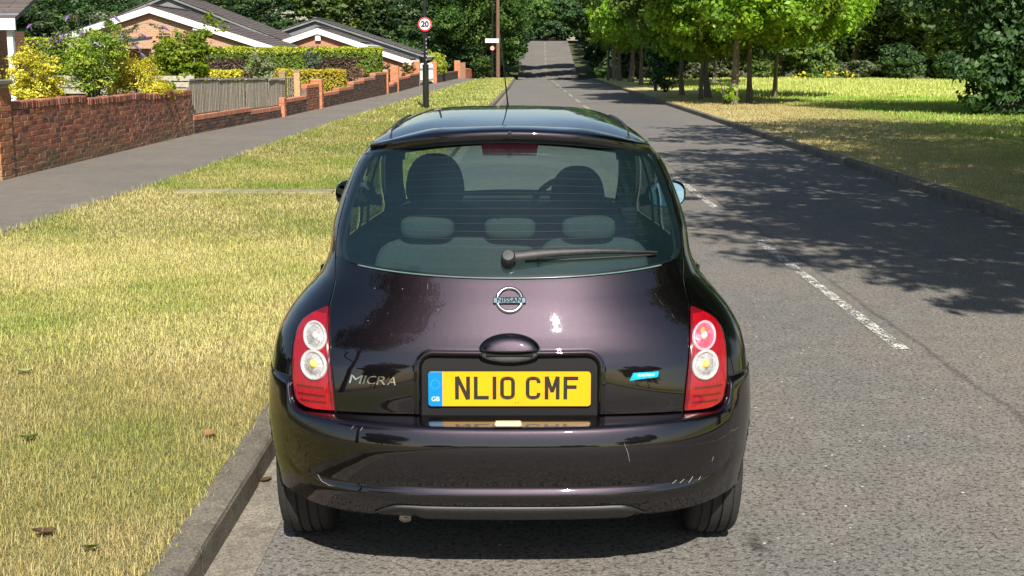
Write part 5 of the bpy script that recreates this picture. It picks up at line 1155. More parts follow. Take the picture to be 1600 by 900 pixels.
# spoiler lip over the window
us = np.linspace(-1, 1, 121)*float(xu(.498, 1.41)); base = body(np.full(121, 1.414), us); nx = np.abs(base[:, 0])/.49; k_ = .92-.85*smooth01((nx-.45)/.55)
prof = [(.03, -.012), (-.045, -.010), (-.062, -.001), (-.068, .014), (-.068, .024), (-.062, .032), (-.048, .0375), (-.02, .0415), (.02, .044), (.06, .045), (.11, .043), (.15, .034)]
V = []
for dy, dz in prof:
    dy = min(dy, .11)
    q = base.copy(); q[:, 1] += dy*(k_ if dy < 0 else 1.0); q[:, 2] += dz*(1-.45*smooth01((nx-.55)/.45)) + (0.003*np.exp(-((np.abs(base[:, 0])-.25)/.05)**2) if dy > -.03 else 0); V.append(q)
cobj('roof_spoiler', np.array(V), gridfaces(len(prof), 121), M_paint, smooth=True)
b_ = CB().box((0, 4.318, 1.437), (.012, .018, .02), bev=.003); b_.tube([(0, 4.318, 1.44), (0, 4.306, 1.436)], [.005, .003], 8); b_.build('washer_jet', M_trim)
# high-level brake light behind the glass
bl_ = CB(); yb, zb_ = 4.400, 1.378
V = [(x*(1 if z > 0 else .93), yb+.0-.73*z*1.0+(.0), zb_+z) for z in (.021, -.021) for x in (-.098, .098)]
bl_.add([V[0], V[1], V[3], V[2]]+[(a, b+.03, c) for a, b, c in (V[0], V[1], V[3], V[2])], [(3, 2, 1, 0), (4, 5, 6, 7), (0, 1, 5, 4), (1, 2, 6, 5), (2, 3, 7, 6), (3, 0, 4, 7)])
def ribbed(name, col, sc=900, rough=.18, coat=1.0, axis=0, sub=.0):
    m, nt, b, o = new_mat(name); P = objcoord(nt); w_ = node(nt, 'ShaderNodeTexWave', Scale=sc); w_.bands_direction = 'XYZ'[axis]; nt.links.new(P, w_.inputs['Vector'])
    n = noise(nt, P, 60, 3, .6); r = ramp(nt, mathn(nt, 'ADD', mathn(nt, 'MULTIPLY', w_.outputs['Fac'], .45), mathn(nt, 'MULTIPLY', n, .55)), [(.25, [c*.55 for c in col]), (.75, [min(1, c*1.25) for c in col])])
    nt.links.new(r.outputs[0], b.inputs['Base Color']); b.inputs['Roughness'].default_value = rough; b.inputs['Coat Weight'].default_value = coat; b.inputs['Coat Roughness'].default_value = .03; bump(nt, w_.outputs['Fac'], b, .4, .0015); return m
M_redl = ribbed('red_lens', (.30, .0015, .008), 60); M_reddk = ribbed('dark_red_lens', (.12, .001, .004), 60); M_brl = ribbed('brake_lens', (.90, .04, .12), 45)
bl_.build('high_brake_light', M_brl)
# bumper
DD = np.array([0, .0015, .003, .0055, .008, .011, .014, .018, .023, .030, .040, .055, .075, .10, .13, .16, .185, .194, .200, .205, .21, .215, .22, .227, .235, .25, .27, .285, .30])
PR = np.interp(DD, [0, .003, .008, .014, .020, .030, .055, .075, .10, .16, .185, .20, .21, .22, .235, .25, .30], [-.004, .020, .070, .094, .101, .106, .115, .119, .120, .114, .108, .105, .113, .119, .119, .114, .096])
ub = np.concatenate([np.linspace(0, 1.0, 130)]); ub = np.concatenate([-ub[:0:-1], ub]); xb = np.abs(body(np.full(len(ub), .56), ub)[:, 0]); ab = np.abs(ub)
zs = ch([0, .56, .60, .655, .684, .704, .716, .722, .84], [.5605, .5605, .561, .562, .569, .592, .640, .655, .655])(xb)
zbm = ch([0, .5, .62, .74, .80, .84], [.262, .2621, .264, .275, .29, .30])(xb)
FX = ch([0, .15, .25, .35, .45, .52, .58, .62, .66, .70, .735, .78, .82, .84], [1, .99, .97, .92, .84, .735, .60, .49, .37, .24, .145, .055, .02, .012])(xb)
sc_ = (zs-zbm)/.30; Zb = zs[None, :]-DD[:, None]*sc_[None, :]
PRM = np.stack([np.interp(DD*s, DD, PR) if False else PR for s in sc_], 1)
off = PRM*FX[None, :]+.0015; Ub = np.repeat(ub[None, :], len(DD), 0)
Vb = bp(Zb, Ub, off); Vb = Vb.reshape(-1, 3); Fb = gridfaces(len(DD), len(ub))[:, ::-1]; Vb, Fb = arch_cut(Vb, Fb)
cobj('bumper', Vb, Fb, M_paint, smooth=True)
# underside lip closing the bumper, black valance with the exhaust notch
lip = Vb[-len(ub):].copy() if len(Vb) else None
row = bp(zbm, ub, PR[-1]*FX+.003); row2 = row.copy(); row2[:, 1] += .12; row2[:, 0] *= .93; row2[:, 2] += .01
km = np.abs(row[:, 0]) < .60; cobj('bumper_underside', np.stack([row[km], row2[km]]), gridfaces(2, int(km.sum()))[:, ::-1], M_gap, smooth=True)
xv = np.linspace(-.425, .425, 90); ztop = np.interp(np.abs(xv), [0, .33, .36, .39, .425], [.301, .301, .299, .289, .268]); zbot = np.interp(np.abs(xv), [0, .37, .40, .425], [.252, .254, .262, .266])
zbot = zbot+.018*np.exp(-((xv+.335)/.05)**4)
V = []
for t in (0, .15, .5, .85, 1, 1.0):
    z = ztop+(zbot-ztop)*t; P = bp(z, xu(xv, z), (PR[-1]+.022)*np.interp(np.abs(xv), [0, .25, .36, .42], [1, .97, .93, .80])+(-.010 if t in (0,) else .004)-.022*t); V.append(P)
V[-1] = V[-1]+np.array([0, .10, .0]); cobj('valance', np.array(V), gridfaces(len(V), 90)[:, ::-1], plain('valance_plastic', (.010, .010, .010), .5, var=.3, scale=60), smooth=True)
CB().tube([(-.335, 4.25, .243), (-.335, 3.96, .243)], [.026, .026], 20).build('exhaust_silencer_pipe', M_trim, smooth=True)
e_ = CB(); e_.lathe([(.019, 0), (.0195, .045), (.0165, .047), (.016, .02), (0, .02)], 24, Matrix.Translation((-.338, 3.98, .247)) @ Matrix.Rotation(R(128), 4, 'X')); e_.build('exhaust_tip', M_steel, smooth=True)
CB().lathe([(0, 0), (.022, 0), (.024, -.012)], 20, Matrix.Translation((.285, 4.02, .245)) @ Matrix.Rotation(R(90), 4, 'X')).build('towing_eye', M_trim)
CB().box((0, 5.6, .235), (1.04, 3.1, .06)).box((0, 4.35, .30), (1.05, .5, .12)).build('underbody', M_gap)
# corner crease lines of the bumper: seam against the quarter panel
for s_ in (-1, 1):
    us = np.linspace(float(xu(.722, .655)), 1.0, 20); q = CB(); q.tube([tuple(p) for p in bp(np.full(20, .6565), us*s_, .0005)], .003, 5); q.build('panel_gap', M_gap)
    for yy, v0, v1 in ((4.80, .66, .95), (5.48, .30, .96), (6.48, .32, .93)):
        vv = np.linspace(v0, v1, 24); q = CB(); q.tube([tuple(p) for p in bp(vv, yu(yy+(0 if yy != 4.80 else -.12*((vv-.95)/.3)), vv)*s_, .0005)], .003, 5); q.build('panel_gap', M_gap)
    for yy in (5.40, 6.36) if False else (5.05, 5.70):
        p = bp(np.array([.87]), yu(yy, np.array([.87]))*s_, .004)[0]; CB().box(tuple(p), (.02, .17, .03), bev=.006).build('door_handle', M_paint)
    # side windows
    for ya, yb_ in ((4.80, 5.435), (5.525, None)):
        fy = (lambda v, ya=ya: s_*float(yu(ya, v))); fy2 = (lambda v, yb_=yb_: s_*float(yu(yb_ if yb_ else float(YF(v)-LF(v))-.005, v)))
        l_, r_ = (fy, fy2) if s_ > 0 else (fy2, fy); glass_panel('side_window', np.concatenate([[.955, .975], np.linspace(.98, 1.34, 16), [1.345, 1.365]]), l_, r_, M_side, .02, vin=(.015, .015))
wl = lambda v: -float(3-2/np.pi*math.asin(min(1, (float(W(v))-.065)/float(W(v)))))
# windscreen built from two halves of the front arc
for s_ in (-1, 1):
    l_ = (lambda v: -3.0) if s_ < 0 else (lambda v: -wl(v)); r_ = wl if s_ < 0 else (lambda v: 3.0)
    vrr = np.concatenate([[.975, .995], np.linspace(1.0, 1.38, 16), [1.385, 1.405]]); L = np.array([l_(v) for v in vrr])[:, None]; Q = np.array([r_(v) for v in vrr])[:, None]
    U = L+(Q-L)*np.linspace(0, 1, 30)[None, :]; VV = np.repeat(vrr[:, None], 30, 1); cobj('windscreen', bp(VV, U, .004), gridfaces(*U.shape), M_wind, smooth=True)
# rear lamps
def lamp(s_):
    vr = np.concatenate([[.5640, .5655, .5675, .570], np.linspace(.573, .855, 70), [.859, .862, .865, .8675]])
    fi = lambda v: float(xu(tgx(v)+.004, v)); fo = lambda v: float(xu(max(lox(v)-.0005, tgx(v)+.006), v))
    a_, b_ = (fi, fo) if s_ > 0 else (lambda v: -fo(v), lambda v: -fi(v))
    bul = lambda x, v: .004*np.sin(np.pi*np.clip((np.abs(x)-.57)/.15, 0, 1))
    L = strip('rear_lamp', [M_redl, M_reddk], vr, a_, b_, 44, off=.004, roll=.003, disp=bul)
    me = L.data; nc = 43; mi = np.zeros((len(vr)-1, nc), int); vm = (vr[1:]+vr[:-1])/2
    mi[:, :3] = 1; mi[:, -3:] = 1; mi[vm > .848] = 1; mi[vm < .565] = 1
    mid = slice(6, -7)
    for z0, z1 in ((.587, .594), (.607, .613), (.632, .637)): mi[(vm > z0) & (vm < z1), mid] = 1
    me.polygons.foreach_set('material_index', mi.reshape(-1)); L.parent = car
    L['label'] = 'rear lamp on the driver side with a red upper circle' if s_ > 0 else 'rear lamp on the kerb side with a clear upper circle'
    def disc(name, cxx, cv, prof, mat, n=40):
        V = []
        for r, h in prof:
            th = np.linspace(0, 2*np.pi, n, endpoint=False); x = cxx+r*np.cos(th); v = cv+r*np.sin(th); V.append(bp(v, xu(x, v), h+.004))
        f = gridfaces(len(prof), n); w_ = np.array([[i*n+n-1, i*n, (i+1)*n, (i+1)*n+n-1] for i in range(len(prof)-1)]); F = np.concatenate([f, w_])
        if True: F = F[:, ::-1]
        V = np.array(V).reshape(-1, 3)-np.array([0, Y0, 0]); o = obj(name, V, F, mat, L, smooth=True); return o
    X = .633*s_
    clear = M_clr; up = (M_pinkring, M_redin, M_pink) if s_ > 0 else (M_clr, M_clrin, M_clr)
    disc('ring', X, .7825, [(.0405, .002), (.040, .009), (.037, .011), (.0335, .009), (.033, .005)], up[0]); disc('reflector_dish', X, .7825, [(.034, .006), (.027, .0045), (.026, .0065), (.016, .004), (.015, .006), (.0005, .003)], up[1]); disc('bulb', X, .7825+.002, [(.011, .006), (.009, .011), (.004, .014), (.0003, .0145)], up[2], 16)
    if s_ > 0: disc('orange_spot', X-.004, .797, [(.010, .0075), (.006, .010), (.0003, .011)], M_orange, 12)  # small raised orange disc above the circle's centre, no emission
    disc('ring', X, .701, [(.045, .002), (.0445, .009), (.041, .012), (.0355, .0095), (.035, .006)], M_clr); disc('reflector_dish', X, .701, [(.035, .006), (.026, .0045), (.025, .0075), (.0005, .0045)], M_clrin); disc('amber_bulb', X-.0, .706, [(.013, .006), (.011, .012), (.005, .0155), (.0003, .016)], M_amber, 16)
def lens(name, a, b2, sc=45, coat=1.0):
    m, nt, b, o = new_mat(name); n = node(nt, 'ShaderNodeTexVoronoi', Scale=sc*4); nt.links.new(objcoord(nt), n.inputs['Vector']); n2 = noise(nt, objcoord(nt), sc, 4, .7)
    r = ramp(nt, mathn(nt, 'ADD', mathn(nt, 'MULTIPLY', n.outputs['Distance'], .3), mathn(nt, 'MULTIPLY', n2, .6)), [(.22, a), (.50, b2)]); nt.links.new(r.outputs[0], b.inputs['Base Color']); b.inputs['Roughness'].default_value = .22
    b.inputs['Coat Weight'].default_value = coat; b.inputs['Coat Roughness'].default_value = .02; bump(nt, n.outputs['Distance'], b, .5, .002); return m
M_clr = lens('clear_lens', (.24, .23, .23), (.48, .45, .44)); M_clrin = lens('clear_reflector', (.07, .07, .075), (.40, .38, .37), 60); M_pinkring = lens('pink_ring', (.62, .22, .26), (.78, .36, .40)); M_redin = lens('red_reflector', (.50, .012, .05), (.78, .10, .16), 55); M_pink = lens('pink_bulb', (.75, .25, .30), (.85, .55, .55)); M_orange = lens('orange_lens', (.75, .10, .02), (.9, .25, .05)); M_amber = lens('amber_bulb', (.60, .34, .05), (.80, .62, .15))
lamp(-1); lamp(1)
# boot handle
from math import cos, sin, pi
hy = float(YR(.77))
def dome(name, cxx, cz, rx, rz_t, rz_b, h, mat, yo=0.0, n=48, flat=.0):
    V = []; prof = [(1, 0), (.985, .35), (.95, .6), (.88, .8), (.75, .93), (.5, .99), (.02, 1)]
    for r, hh in prof:
        for k in range(n):
            t = 2*pi*k/n; x = cxx+rx*r*cos(t); z = cz+(rz_t if sin(t) > 0 else rz_b)*r*sin(t); y = float(body(z, xu(x, z))[1]); V.append((x, y+yo-h*hh, z))
    F = [(i*n+k, i*n+(k+1) % n, (i+1)*n+(k+1) % n, (i+1)*n+k) for i in range(len(prof)-1) for k in range(n)]
    o = CB(); o.add(V, F); return o.build(name, mat, smooth=True)
hr = dome('handle_recess', 0, .768, .1015, .0555, .034, .006, M_trim, .0)
hd = dome('boot_handle', 0, .775, .096, .046, .007, .026, M_paint, -.004)
q = CB(); q.tube([(.094*cos(t), float(body(.768, 0)[1])-.010, .765+.030*sin(t)) for t in np.linspace(pi*1.03, pi*1.97, 24)], .003, 8); q.build('handle_rim', M_paint, smooth=True)
CB().box((0, float(body(.76, 0)[1])-.006, .7585), (.150, .014, .013), bev=.003).build('handle_slot', M_gap)
# number plate
py_ = 3.962+.030-.010; pz_ = .6455
def rrect(w, h, r, n=6):
    return [(sx*(w/2-r)+r*cos(a), sz*(h/2-r)+r*sin(a)) for sx, sz, a0 in ((1, 1, 0), (-1, 1, 90), (-1, -1, 180), (1, -1, 270)) for a in [R(a0+90*k/n) for k in range(n+1)]]
o_ = rrect(.52, .113, .010); N_ = len(o_); q = CB(); q.add([(x, py_-.006, pz_+z) for x, z in o_]+[(x, py_, pz_+z) for x, z in o_], [tuple(range(N_-1, -1, -1))]+[(i, (i+1) % N_, N_+(i+1) % N_, N_+i) for i in range(N_)])
M_yel = plain('plate_yellow', (.74, .37, .001), .4, var=.03, coat=.3); M_blue = plain('plate_blue', (.0, .20, .52), .35, var=.04); M_pink_ = None
pl_ = q.build('number_plate', M_yel); M_char = plain('plate_characters', (.022, .021, .014), .42, var=.2, scale=100)
CP = lambda px, py: ((px-773.5)*.00041, -(py-340)*.00041)
def pstroke(mb, pts, w, lvl=0):
    """thick flat strokes on the plate; pts in plate metres"""
    for i in range(len(pts)-1):
        a = Vector(pts[i]); b = Vector(pts[i+1]); d = (b-a).normalized(); n = Vector((-d.y, d.x))*w/2; y = py_-.0066-.00004*((i+lvl) % 5)
        mb.add([((a-n).x, y, pz_+(a-n).y), ((b-n).x, y, pz_+(b-n).y), ((b+n).x, y, pz_+(b+n).y), ((a+n).x, y, pz_+(a+n).y)], [(0, 1, 2, 3)])
hc = .0379; sw = .0122; zt, zb2 = hc+.0035, -hc+.0035
def glyph(chh, x0, x1):
    m = CB(); a, b = x0+sw/2, x1-sw/2; t, u_ = zt-sw/2, zb2+sw/2
    V_ = lambda x, lo=zb2, hi=zt, l=0: pstroke(m, [(x, lo), (x, hi)], sw, l); Hh = lambda z, xa, xb_, l=2: pstroke(m, [(xa, z), (xb_, z)], sw, l)
    r = .011
    def arc(cx, cz, a0, a1, n=8): return [(cx+r*cos(R(a0+(a1-a0)*k/n)), cz+r*sin(R(a0+(a1-a0)*k/n))) for k in range(n+1)]
    if chh == 'N': V_(a); V_(b, l=1); pstroke(m, [(a+.0006, zt), (b-.0006, zb2)], sw*.98, 3)
    if chh == 'L': V_(a); Hh(u_, a, x1)
    if chh == '1': V_((a+b)/2)
    if chh == '0': pstroke(m, arc(b-r, t-r, 0, 90)+arc(a+r, t-r, 90, 180)+arc(a+r, u_+r, 180, 270)+arc(b-r, u_+r, 270, 360)+[(b, t-r)], sw)
    if chh == 'C': pstroke(m, [(b, t-.016), (b, t-r)]+arc(b-r, t-r, 0, 90)+arc(a+r, t-r, 90, 180)+arc(a+r, u_+r, 180, 270)+arc(b-r, u_+r, 270, 360)+[(b, u_+.016)], sw)
    if chh == 'M': V_(a); V_(b, l=1); c_ = (a+b)/2; pstroke(m, [(a+.001, zt), (c_, zb2+.024)], sw*.9, 3); pstroke(m, [(b-.001, zt), (c_, zb2+.024)], sw*.9, 4)
    if chh == 'F': V_(a); Hh(t, a, x1); Hh((t+u_)/2+.003, a, x1-.005, 3)
    m.build('character', M_char, pl_) if False else None
    return m
for c_, p0, p1 in (('N', 348, 465), ('L', 495, 612), ('1', 641, 671), ('0', 700, 816), ('C', 900, 1016), ('M', 1048, 1165), ('F', 1195, 1310)):
    g_ = glyph(c_, CP(p0, 0)[0], CP(p1, 0)[0]); o = g_.build('character', M_char); o.parent = pl_
o_ = [(x, z) for x, z in rrect(.045, .113, .009)]; o_ = [(x-.2375 if x < 0 else -.2150, z if x < 0 else math.copysign(.0565, z)) for x, z in o_]
q = CB(); q.add([(x, py_-.0064, pz_+z) for x, z in o_], [tuple(range(len(o_)-1, -1, -1))]); o = q.build('euro_band', M_blue); o.parent = pl_
M_star = plain('plate_star', (.12, .50, .62), .4, var=.05)
q = CB()
for k in range(12):
    a = 2*pi*k/12; cx, cz = -.2375+.0145*cos(a), .016+.0145*sin(a); st = [(cx+(.0022 if j % 2 == 0 else .0009)*sin(pi*j/5), py_-.0068, pz_+cz+(.0022 if j % 2 == 0 else .0009)*cos(pi*j/5)) for j in range(10)]; q.add(st, [tuple(range(9, -1, -1))])
o = q.build('ring_of_stars', M_star); o.parent = pl_
def cartext(body_, size, x, y, z, mat, name, rx=90, ext=.0006, offs=0.0, sx=1.0, shear=0.0, parent=car, rz=0):
    me = text_mesh(body_, size, ext, offs)
    if shear or sx != 1:
        for v in me.vertices: v.co.x = v.co.x*sx+v.co.y*shear
    me.materials.append(mat); o = link(name, me, parent, (x, y-Y0, z), (R(rx), 0, R(rz))); return o
cartext('GB', .021, -.2375, py_-.0072, pz_-.033, plain('plate_letters_cream', (.62, .62, .34), .4, var=.03), 'country_letters', offs=.0002, ext=.0003, parent=pl_)
cartext('- \u00b7o\u00b7 II', .009, .020, py_-.0066, pz_-.0455, M_char, 'supplier_mark', ext=.0001, parent=pl_); cartext('- -- -', .006, .228, py_-.0066, pz_-.047, M_char, 'supplier_mark', ext=.0001, parent=pl_)
CB().box((0, py_+.001, pz_-.058), (.50, .006, .004)).build('plate_bracket', M_trim)
# maker's emblem
M_etch = plain('etched_letters', (.004, .010, .016), .95, 0.0, var=.1); M_etch.node_tree.nodes['Principled BSDF'].inputs['Specular IOR Level'].default_value = 0.0; M_bar = plain('emblem_bar_metal', (.30, .37, .40), .28, 1.0, var=.05)
ez = .921; ey = float(body(ez, 0)[1]); tl = -math.degrees(math.atan2(float(YR(.94)-YR(.90)), .04)); ME = Matrix.Translation((0, ey-.006, ez)) @ Matrix.Rotation(R(90+tl), 4, 'X')
q = CB(); V = []
for k in range(48):
    t = 2*pi*k/48
    for j, (dr, dh) in enumerate(((-.0062, 0), (-.005, .005), (-.001, .0075), (.003, .0065), (.0062, 0))): V.append(ME @ Vector(((.0405+dr)*cos(t), (.0405+dr)*sin(t), dh)))
q.add(V, [(k*5+j, ((k+1) % 48)*5+j, ((k+1) % 48)*5+j+1, k*5+j+1) for k in range(48) for j in range(4)]); em = q.build('emblem', M_chrome, smooth=True)
MV = Matrix.Translation((0, ey-.0125, ez)) @ Matrix.Rotation(R(90-12), 4, 'X')
q = CB(); q.box(0, (.106, .0205, .010), bev=.0025, M=MV); o = q.build('emblem_bar', M_bar); o.parent = em
o = cartext('NISSAN', .0205, 0, 0, 0, M_etch, 'lettering', ext=.0004, sx=1.18, offs=.0003, parent=em); o.matrix_local = Matrix.Translation((0, -Y0, 0)) @ MV @ Matrix.Translation((0, 0, .0060))
# model letters
def on_surface(me, cx, cz, off):
    for v in me.vertices:
        x = cx+v.co.x; z = cz+v.co.y; h = v.co.z; P = bp(np.array([z]), xu(np.array([x]), np.array([z])), off+h)[0]; v.co = (P[0], P[1]-Y0, P[2])
xoff = -.516
for c_, wch in (('M', .046), ('I', .013), ('C', .034), ('R', .036), ('A', .034)):
    me = text_mesh(c_, .034, .0014, 0.0)
    xs = [v.co.x for v in me.vertices]; w0 = max(xs)-min(xs); m0 = (max(xs)+min(xs))/2; y0_ = min(v.co.y for v in me.vertices); y1_ = max(v.co.y for v in me.vertices)
    for v in me.vertices: v.co.y = (v.co.y-y0_)/(y1_-y0_)*.026-.013; v.co.x = (v.co.x-m0)*((wch*.84 if c_ != 'I' else .0055)/w0)+v.co.y*.32
    on_surface(me, xoff+wch/2, .671, .004); me.materials.append(M_chrome); link('letter_badge', me, car); xoff += wch-.001
# blue badge
M_bb = plain('badge_blue', (.0, .36, .62), .25, var=.25, scale=80, coat=.8); q = CB(); pts = [(-.050, -.0125), (.044, -.0085), (.050, .0130), (-.036, .0120)]; V = []
for off_, k_ in ((.001, 1.0), (.004, .96)):
    for x, z in pts: P = bp(np.array([.6835+z*k_]), xu(np.array([.4325+x*k_]), np.array([.68])), off_)[0]; V.append(tuple(P))
q.add(V, [(4, 5, 6, 7), (0, 1, 5, 4), (1, 2, 6, 5), (2, 3, 7, 6), (3, 0, 4, 7)]); bd = q.build('blue_badge', M_bb)
me = text_mesh('PURE DRIVE', .0098, .0002, .0003)
for v in me.vertices: v.co.x = v.co.x*1.05+.25*v.co.y
on_surface(me, .437, .6865, .0048); me.materials.append(plain('badge_letters', (.55, .85, .92), .3, var=.02)); link('lettering', me, bd)
q = CB(); V = []
for x, z in ((-.047, -.0125), (.044, -.0085), (.0495, -.0035), (-.02, -.0085)): P = bp(np.array([.6835+z]), xu(np.array([.4325+x]), np.array([.68])), .0046)[0]; V.append(tuple(P))
q.add(V, [(0, 1, 2, 3)]); o = q.build('silver_flash', M_chrome); o.parent = bd
# small cream striker cover on the ledge, wiper
CB().box((-.004, 3.875, .5595), (.085, .032, .014), bev=.004).build('ledge_trim', plain('ledge_cream', (.55, .48, .36), .35, var=.15, scale=80, coat=.5))
wx_ = [-.028, -.012, .012, .05, .11, .17, .26, .30, .40, .478]; wz = [1.036, 1.036, 1.036, 1.040, 1.048, 1.052, 1.055, 1.054, 1.046, 1.036]; wh = [.008, .023, .026, .0245, .0225, .0195, .0165, .0130, .0090, .0045]; wo = [.030, .040, .042, .042, .038, .035, .030, .028, .024, .018]
V = []
for x, z, h, o in zip(wx_, wz, wh, wo):
    for k in range(10):
        t = 2*pi*k/10; zz = z+h*cos(t)*.62; v_ = zz-.03*abs(x); P = bp(np.array([v_]), xu(np.array([x]), np.array([v_])), o+.010*sin(t))[0]; V.append(tuple(P))
n = 10; F = [(i*n+k, i*n+(k+1) % n, (i+1)*n+(k+1) % n, (i+1)*n+k) for i in range(len(wx_)-1) for k in range(n)]+[tuple(range(n)), tuple(range(len(V)-1, len(V)-1-n, -1))]
q = CB(); q.add(V, F); wp = q.build('wiper_arm', M_trim, ang=50)
q = CB(); pb = bp(np.full(20, 1.028)-.03*np.linspace(.05, .48, 20)+.012*np.sin(np.linspace(0.3, 2.6, 20)), xu(np.linspace(.05, .48, 20), np.full(20, 1.03)), .012); q.tube([tuple(p) for p in pb], .0055, 6, sq=.8); o = q.build('wiper_blade', M_rub, smooth=True)
P = bp(np.array([1.033]), np.array([.0]), .03)[0]; q = CB(); q.lathe([(0, .028), (.018, .027), (.0225, .021), (.0245, 0), (.0245, -.03)], 24, Matrix.Translation((-.004, P[1]-.004, P[2])) @ Matrix.Rotation(R(55), 4, 'X')); q.build('wiper_spindle', M_trim, ang=40)
# wheels
M_tyre = attr_mat('tyre_rubber', .85, .25, 50, .3)
def wheel(x, y, s_):
    r_ = .295; r0 = bpy.data.objects.new('wheel', None); C.objects.link(r0); r0.parent = car; r0.location = (x, y-Y0, .293)
    hw2 = .090; prof = [(-hw2*.78, .185), (-hw2*.96, .21), (-hw2, .245), (-hw2*.93, .275), (-hw2*.80, .288)]
    g = [-.052, -.018, .018, .052]
    for gx in g: prof += [(gx-.0045, r_-.0008*abs(gx)*100), (gx-.0035, r_-.009), (gx+.0035, r_-.009), (gx+.0045, r_-.0008*abs(gx)*100)]
    prof += [(hw2*.80, .288), (hw2*.93, .275), (hw2, .245), (hw2*.96, .21), (hw2*.78, .185)]
    prof = [(a, b) for a, b in prof]; N2 = 72; V = []; mb = MB()
    for k in range(N2):
        t = 2*pi*k/N2
        for a, b in prof:
            rr = b-(.004 if (k % 2 == 0 and abs(a) > .062 and b > .26) else 0); V.append((a, rr*cos(t), rr*sin(t)))
    m = len(prof); mb.add(V, [(k*m+j, k*m+j+1, ((k+1) % N2)*m+j+1, ((k+1) % N2)*m+j) for k in range(N2) for j in range(m-1)])
    o = obj('tyre', mb.v, mb.f, M_tyre, r0, col=[(.022, .022, .021)]*len(mb.f)); sm(o, 40)
    q = MB(); Mx = Matrix.Rotation(R(90)*s_, 4, 'Y'); q.lathe([(.19, .05), (.185, .07), (.165, .075), (.15, .055), (.06, .06), (.05, .07), (.0, .072)], 40, Mx); 
    for k in range(7): a = 2*pi*k/7; q.box(0, (.09, .035, .016), M=Mx @ Matrix.Rotation(a, 4, 'Z') @ Matrix.Translation((.11, 0, .066)), bev=.004)
    q.build('wheel_cover', plain('wheel_silver', (.45, .46, .47), .35, .8, var=.08) if 'wheel_silver' not in bpy.data.materials else bpy.data.materials['wheel_silver'], r0)
    q = MB(); q.lathe([(.186, -.06), (.186, .05), (.0, .05)], 30, Mx); q.build('rim', M_gap, r0)
    return r0
for s_ in (-1, 1): wheel(.712*s_, 4.46, s_); wheel(.715*s_, 6.87, s_)
for s_ in (-1, 1):
    for cy in (4.46, 6.87):
        q = CB(); V = []
        for k in range(25):
            t = pi*k/24
            for x in (.56, .74): V.append((x*s_, cy+.335*cos(pi*.15+t*.50), .295+.335*sin(pi*.15+t*.50)))
        q.add(V, [(2*k, 2*k+1, 2*k+3, 2*k+2) for k in range(24)]); q.build('wheel_arch_liner', M_gap)
# door mirrors
for s_ in (-1, 1):
    my = 6.30; mx = .765; q = CB(); V = []; nn = 20; prof = [(-.028, .02), (-.030, .55), (-.028, .80), (-.02, .95), (0, 1.0), (.03, .95), (.06, .75), (.085, .45), (.095, .02)]
    for dy, k in prof:
        for j in range(nn):
            t = 2*pi*j/nn; c_, s2 = cos(t), sin(t); V.append((s_*mx+.10*k*math.copysign(abs(c_)**.75, c_), my+dy, 1.025+.070*k*math.copysign(abs(s2)**.75, s2)))
    q.add(V, [(i*nn+k, i*nn+(k+1) % nn, (i+1)*nn+(k+1) % nn, (i+1)*nn+k) for i in range(len(prof)-1) for k in range(nn)]); q.tube([(s_*.64, my+.05, .985), (s_*.74, my+.04, 1.0)], .03, 10); mo = q.build('door_mirror', M_paint, smooth=True)
    q = CB(); gy = lambda xo, zo: my-.037+(.10*zo/.058*.10 if s_ > 0 else .30*(xo)+.012)
    V = [(s_*mx, gy(0, 0), 1.025)]+[(s_*mx+.086*math.copysign(abs(cos(t))**.75, cos(t)), gy(.086*cos(t), .058*sin(t)), 1.025+.058*math.copysign(abs(sin(t))**.75, sin(t))) for t in np.linspace(0, 2*pi, 24, endpoint=False)]
    q.add(V, [(0, 1+(k+1) % 24, 1+k) for k in range(24)]); g_ = q.build('mirror_glass', M_mirror if s_ > 0 else (M_mirror := plain('mirror_silver', (.42, .60, .68), .01, 1.0, var=.01))); g_.parent = mo
# antenna
ax = -.012; q = CB(); q.tube([(ax, 5.80, roof_z(0, 5.8)-.004), (ax, 5.79, roof_z(0, 5.8)+.012), (ax, 5.775, roof_z(0, 5.8)+.03)], [.012, .009, .005], 10); q.tube([(ax, 5.775, roof_z(0, 5.8)+.03), (ax-.012, 5.66, 1.60), (ax-.032, 5.50, 1.785)], [.0032, .0026, .0018], 6); q.build('antenna', M_trim, smooth=True)
# interior
def rbox(name, c, d, mat, p=3.0, parent=car, tilt=0, n=20, m=14, taper=0.0):
    V = []
    for i in range(m+1):
        ph = -pi/2+pi*i/m
        for k in range(n):
            t = 2*pi*k/n; e = 2/p; f_ = lambda a: math.copysign(abs(a)**e, a); x = f_(cos(ph))*f_(cos(t)); y = f_(cos(ph))*f_(sin(t)); z = f_(sin(ph)); V.append(Vector((x*d[0]/2*(1-taper*z), y*d[1]/2, z*d[2]/2)))
    M_ = Matrix.Translation(Vector(c)) @ Matrix.Rotation(tilt, 4, 'X'); V = [M_ @ v for v in V]; q = CB(); q.add(V, [(i*n+k, i*n+(k+1) % n, (i+1)*n+(k+1) % n, (i+1)*n+k) for i in range(m) for k in range(n)]); return q.build(name, mat, parent, smooth=True)
for x, zc, w_, hh in ((-.318, 1.173, .243, .237), (.284, 1.128, .228, .222)):
    st = rbox('front_seat', (x, 5.52, .74), (.50, .16, .66), M_seat, 4, tilt=-.16); h_ = rbox('headrest', (x, 5.40, zc), (w_, .12, hh), M_seat, 2.6, taper=.16); h_.parent = car
    for dx in (-.07, .07): CB().tube([(x+dx, 5.42, zc-.15), (x+dx, 5.41, zc-.08)], .006, 6).build('headrest_stem', M_trim)
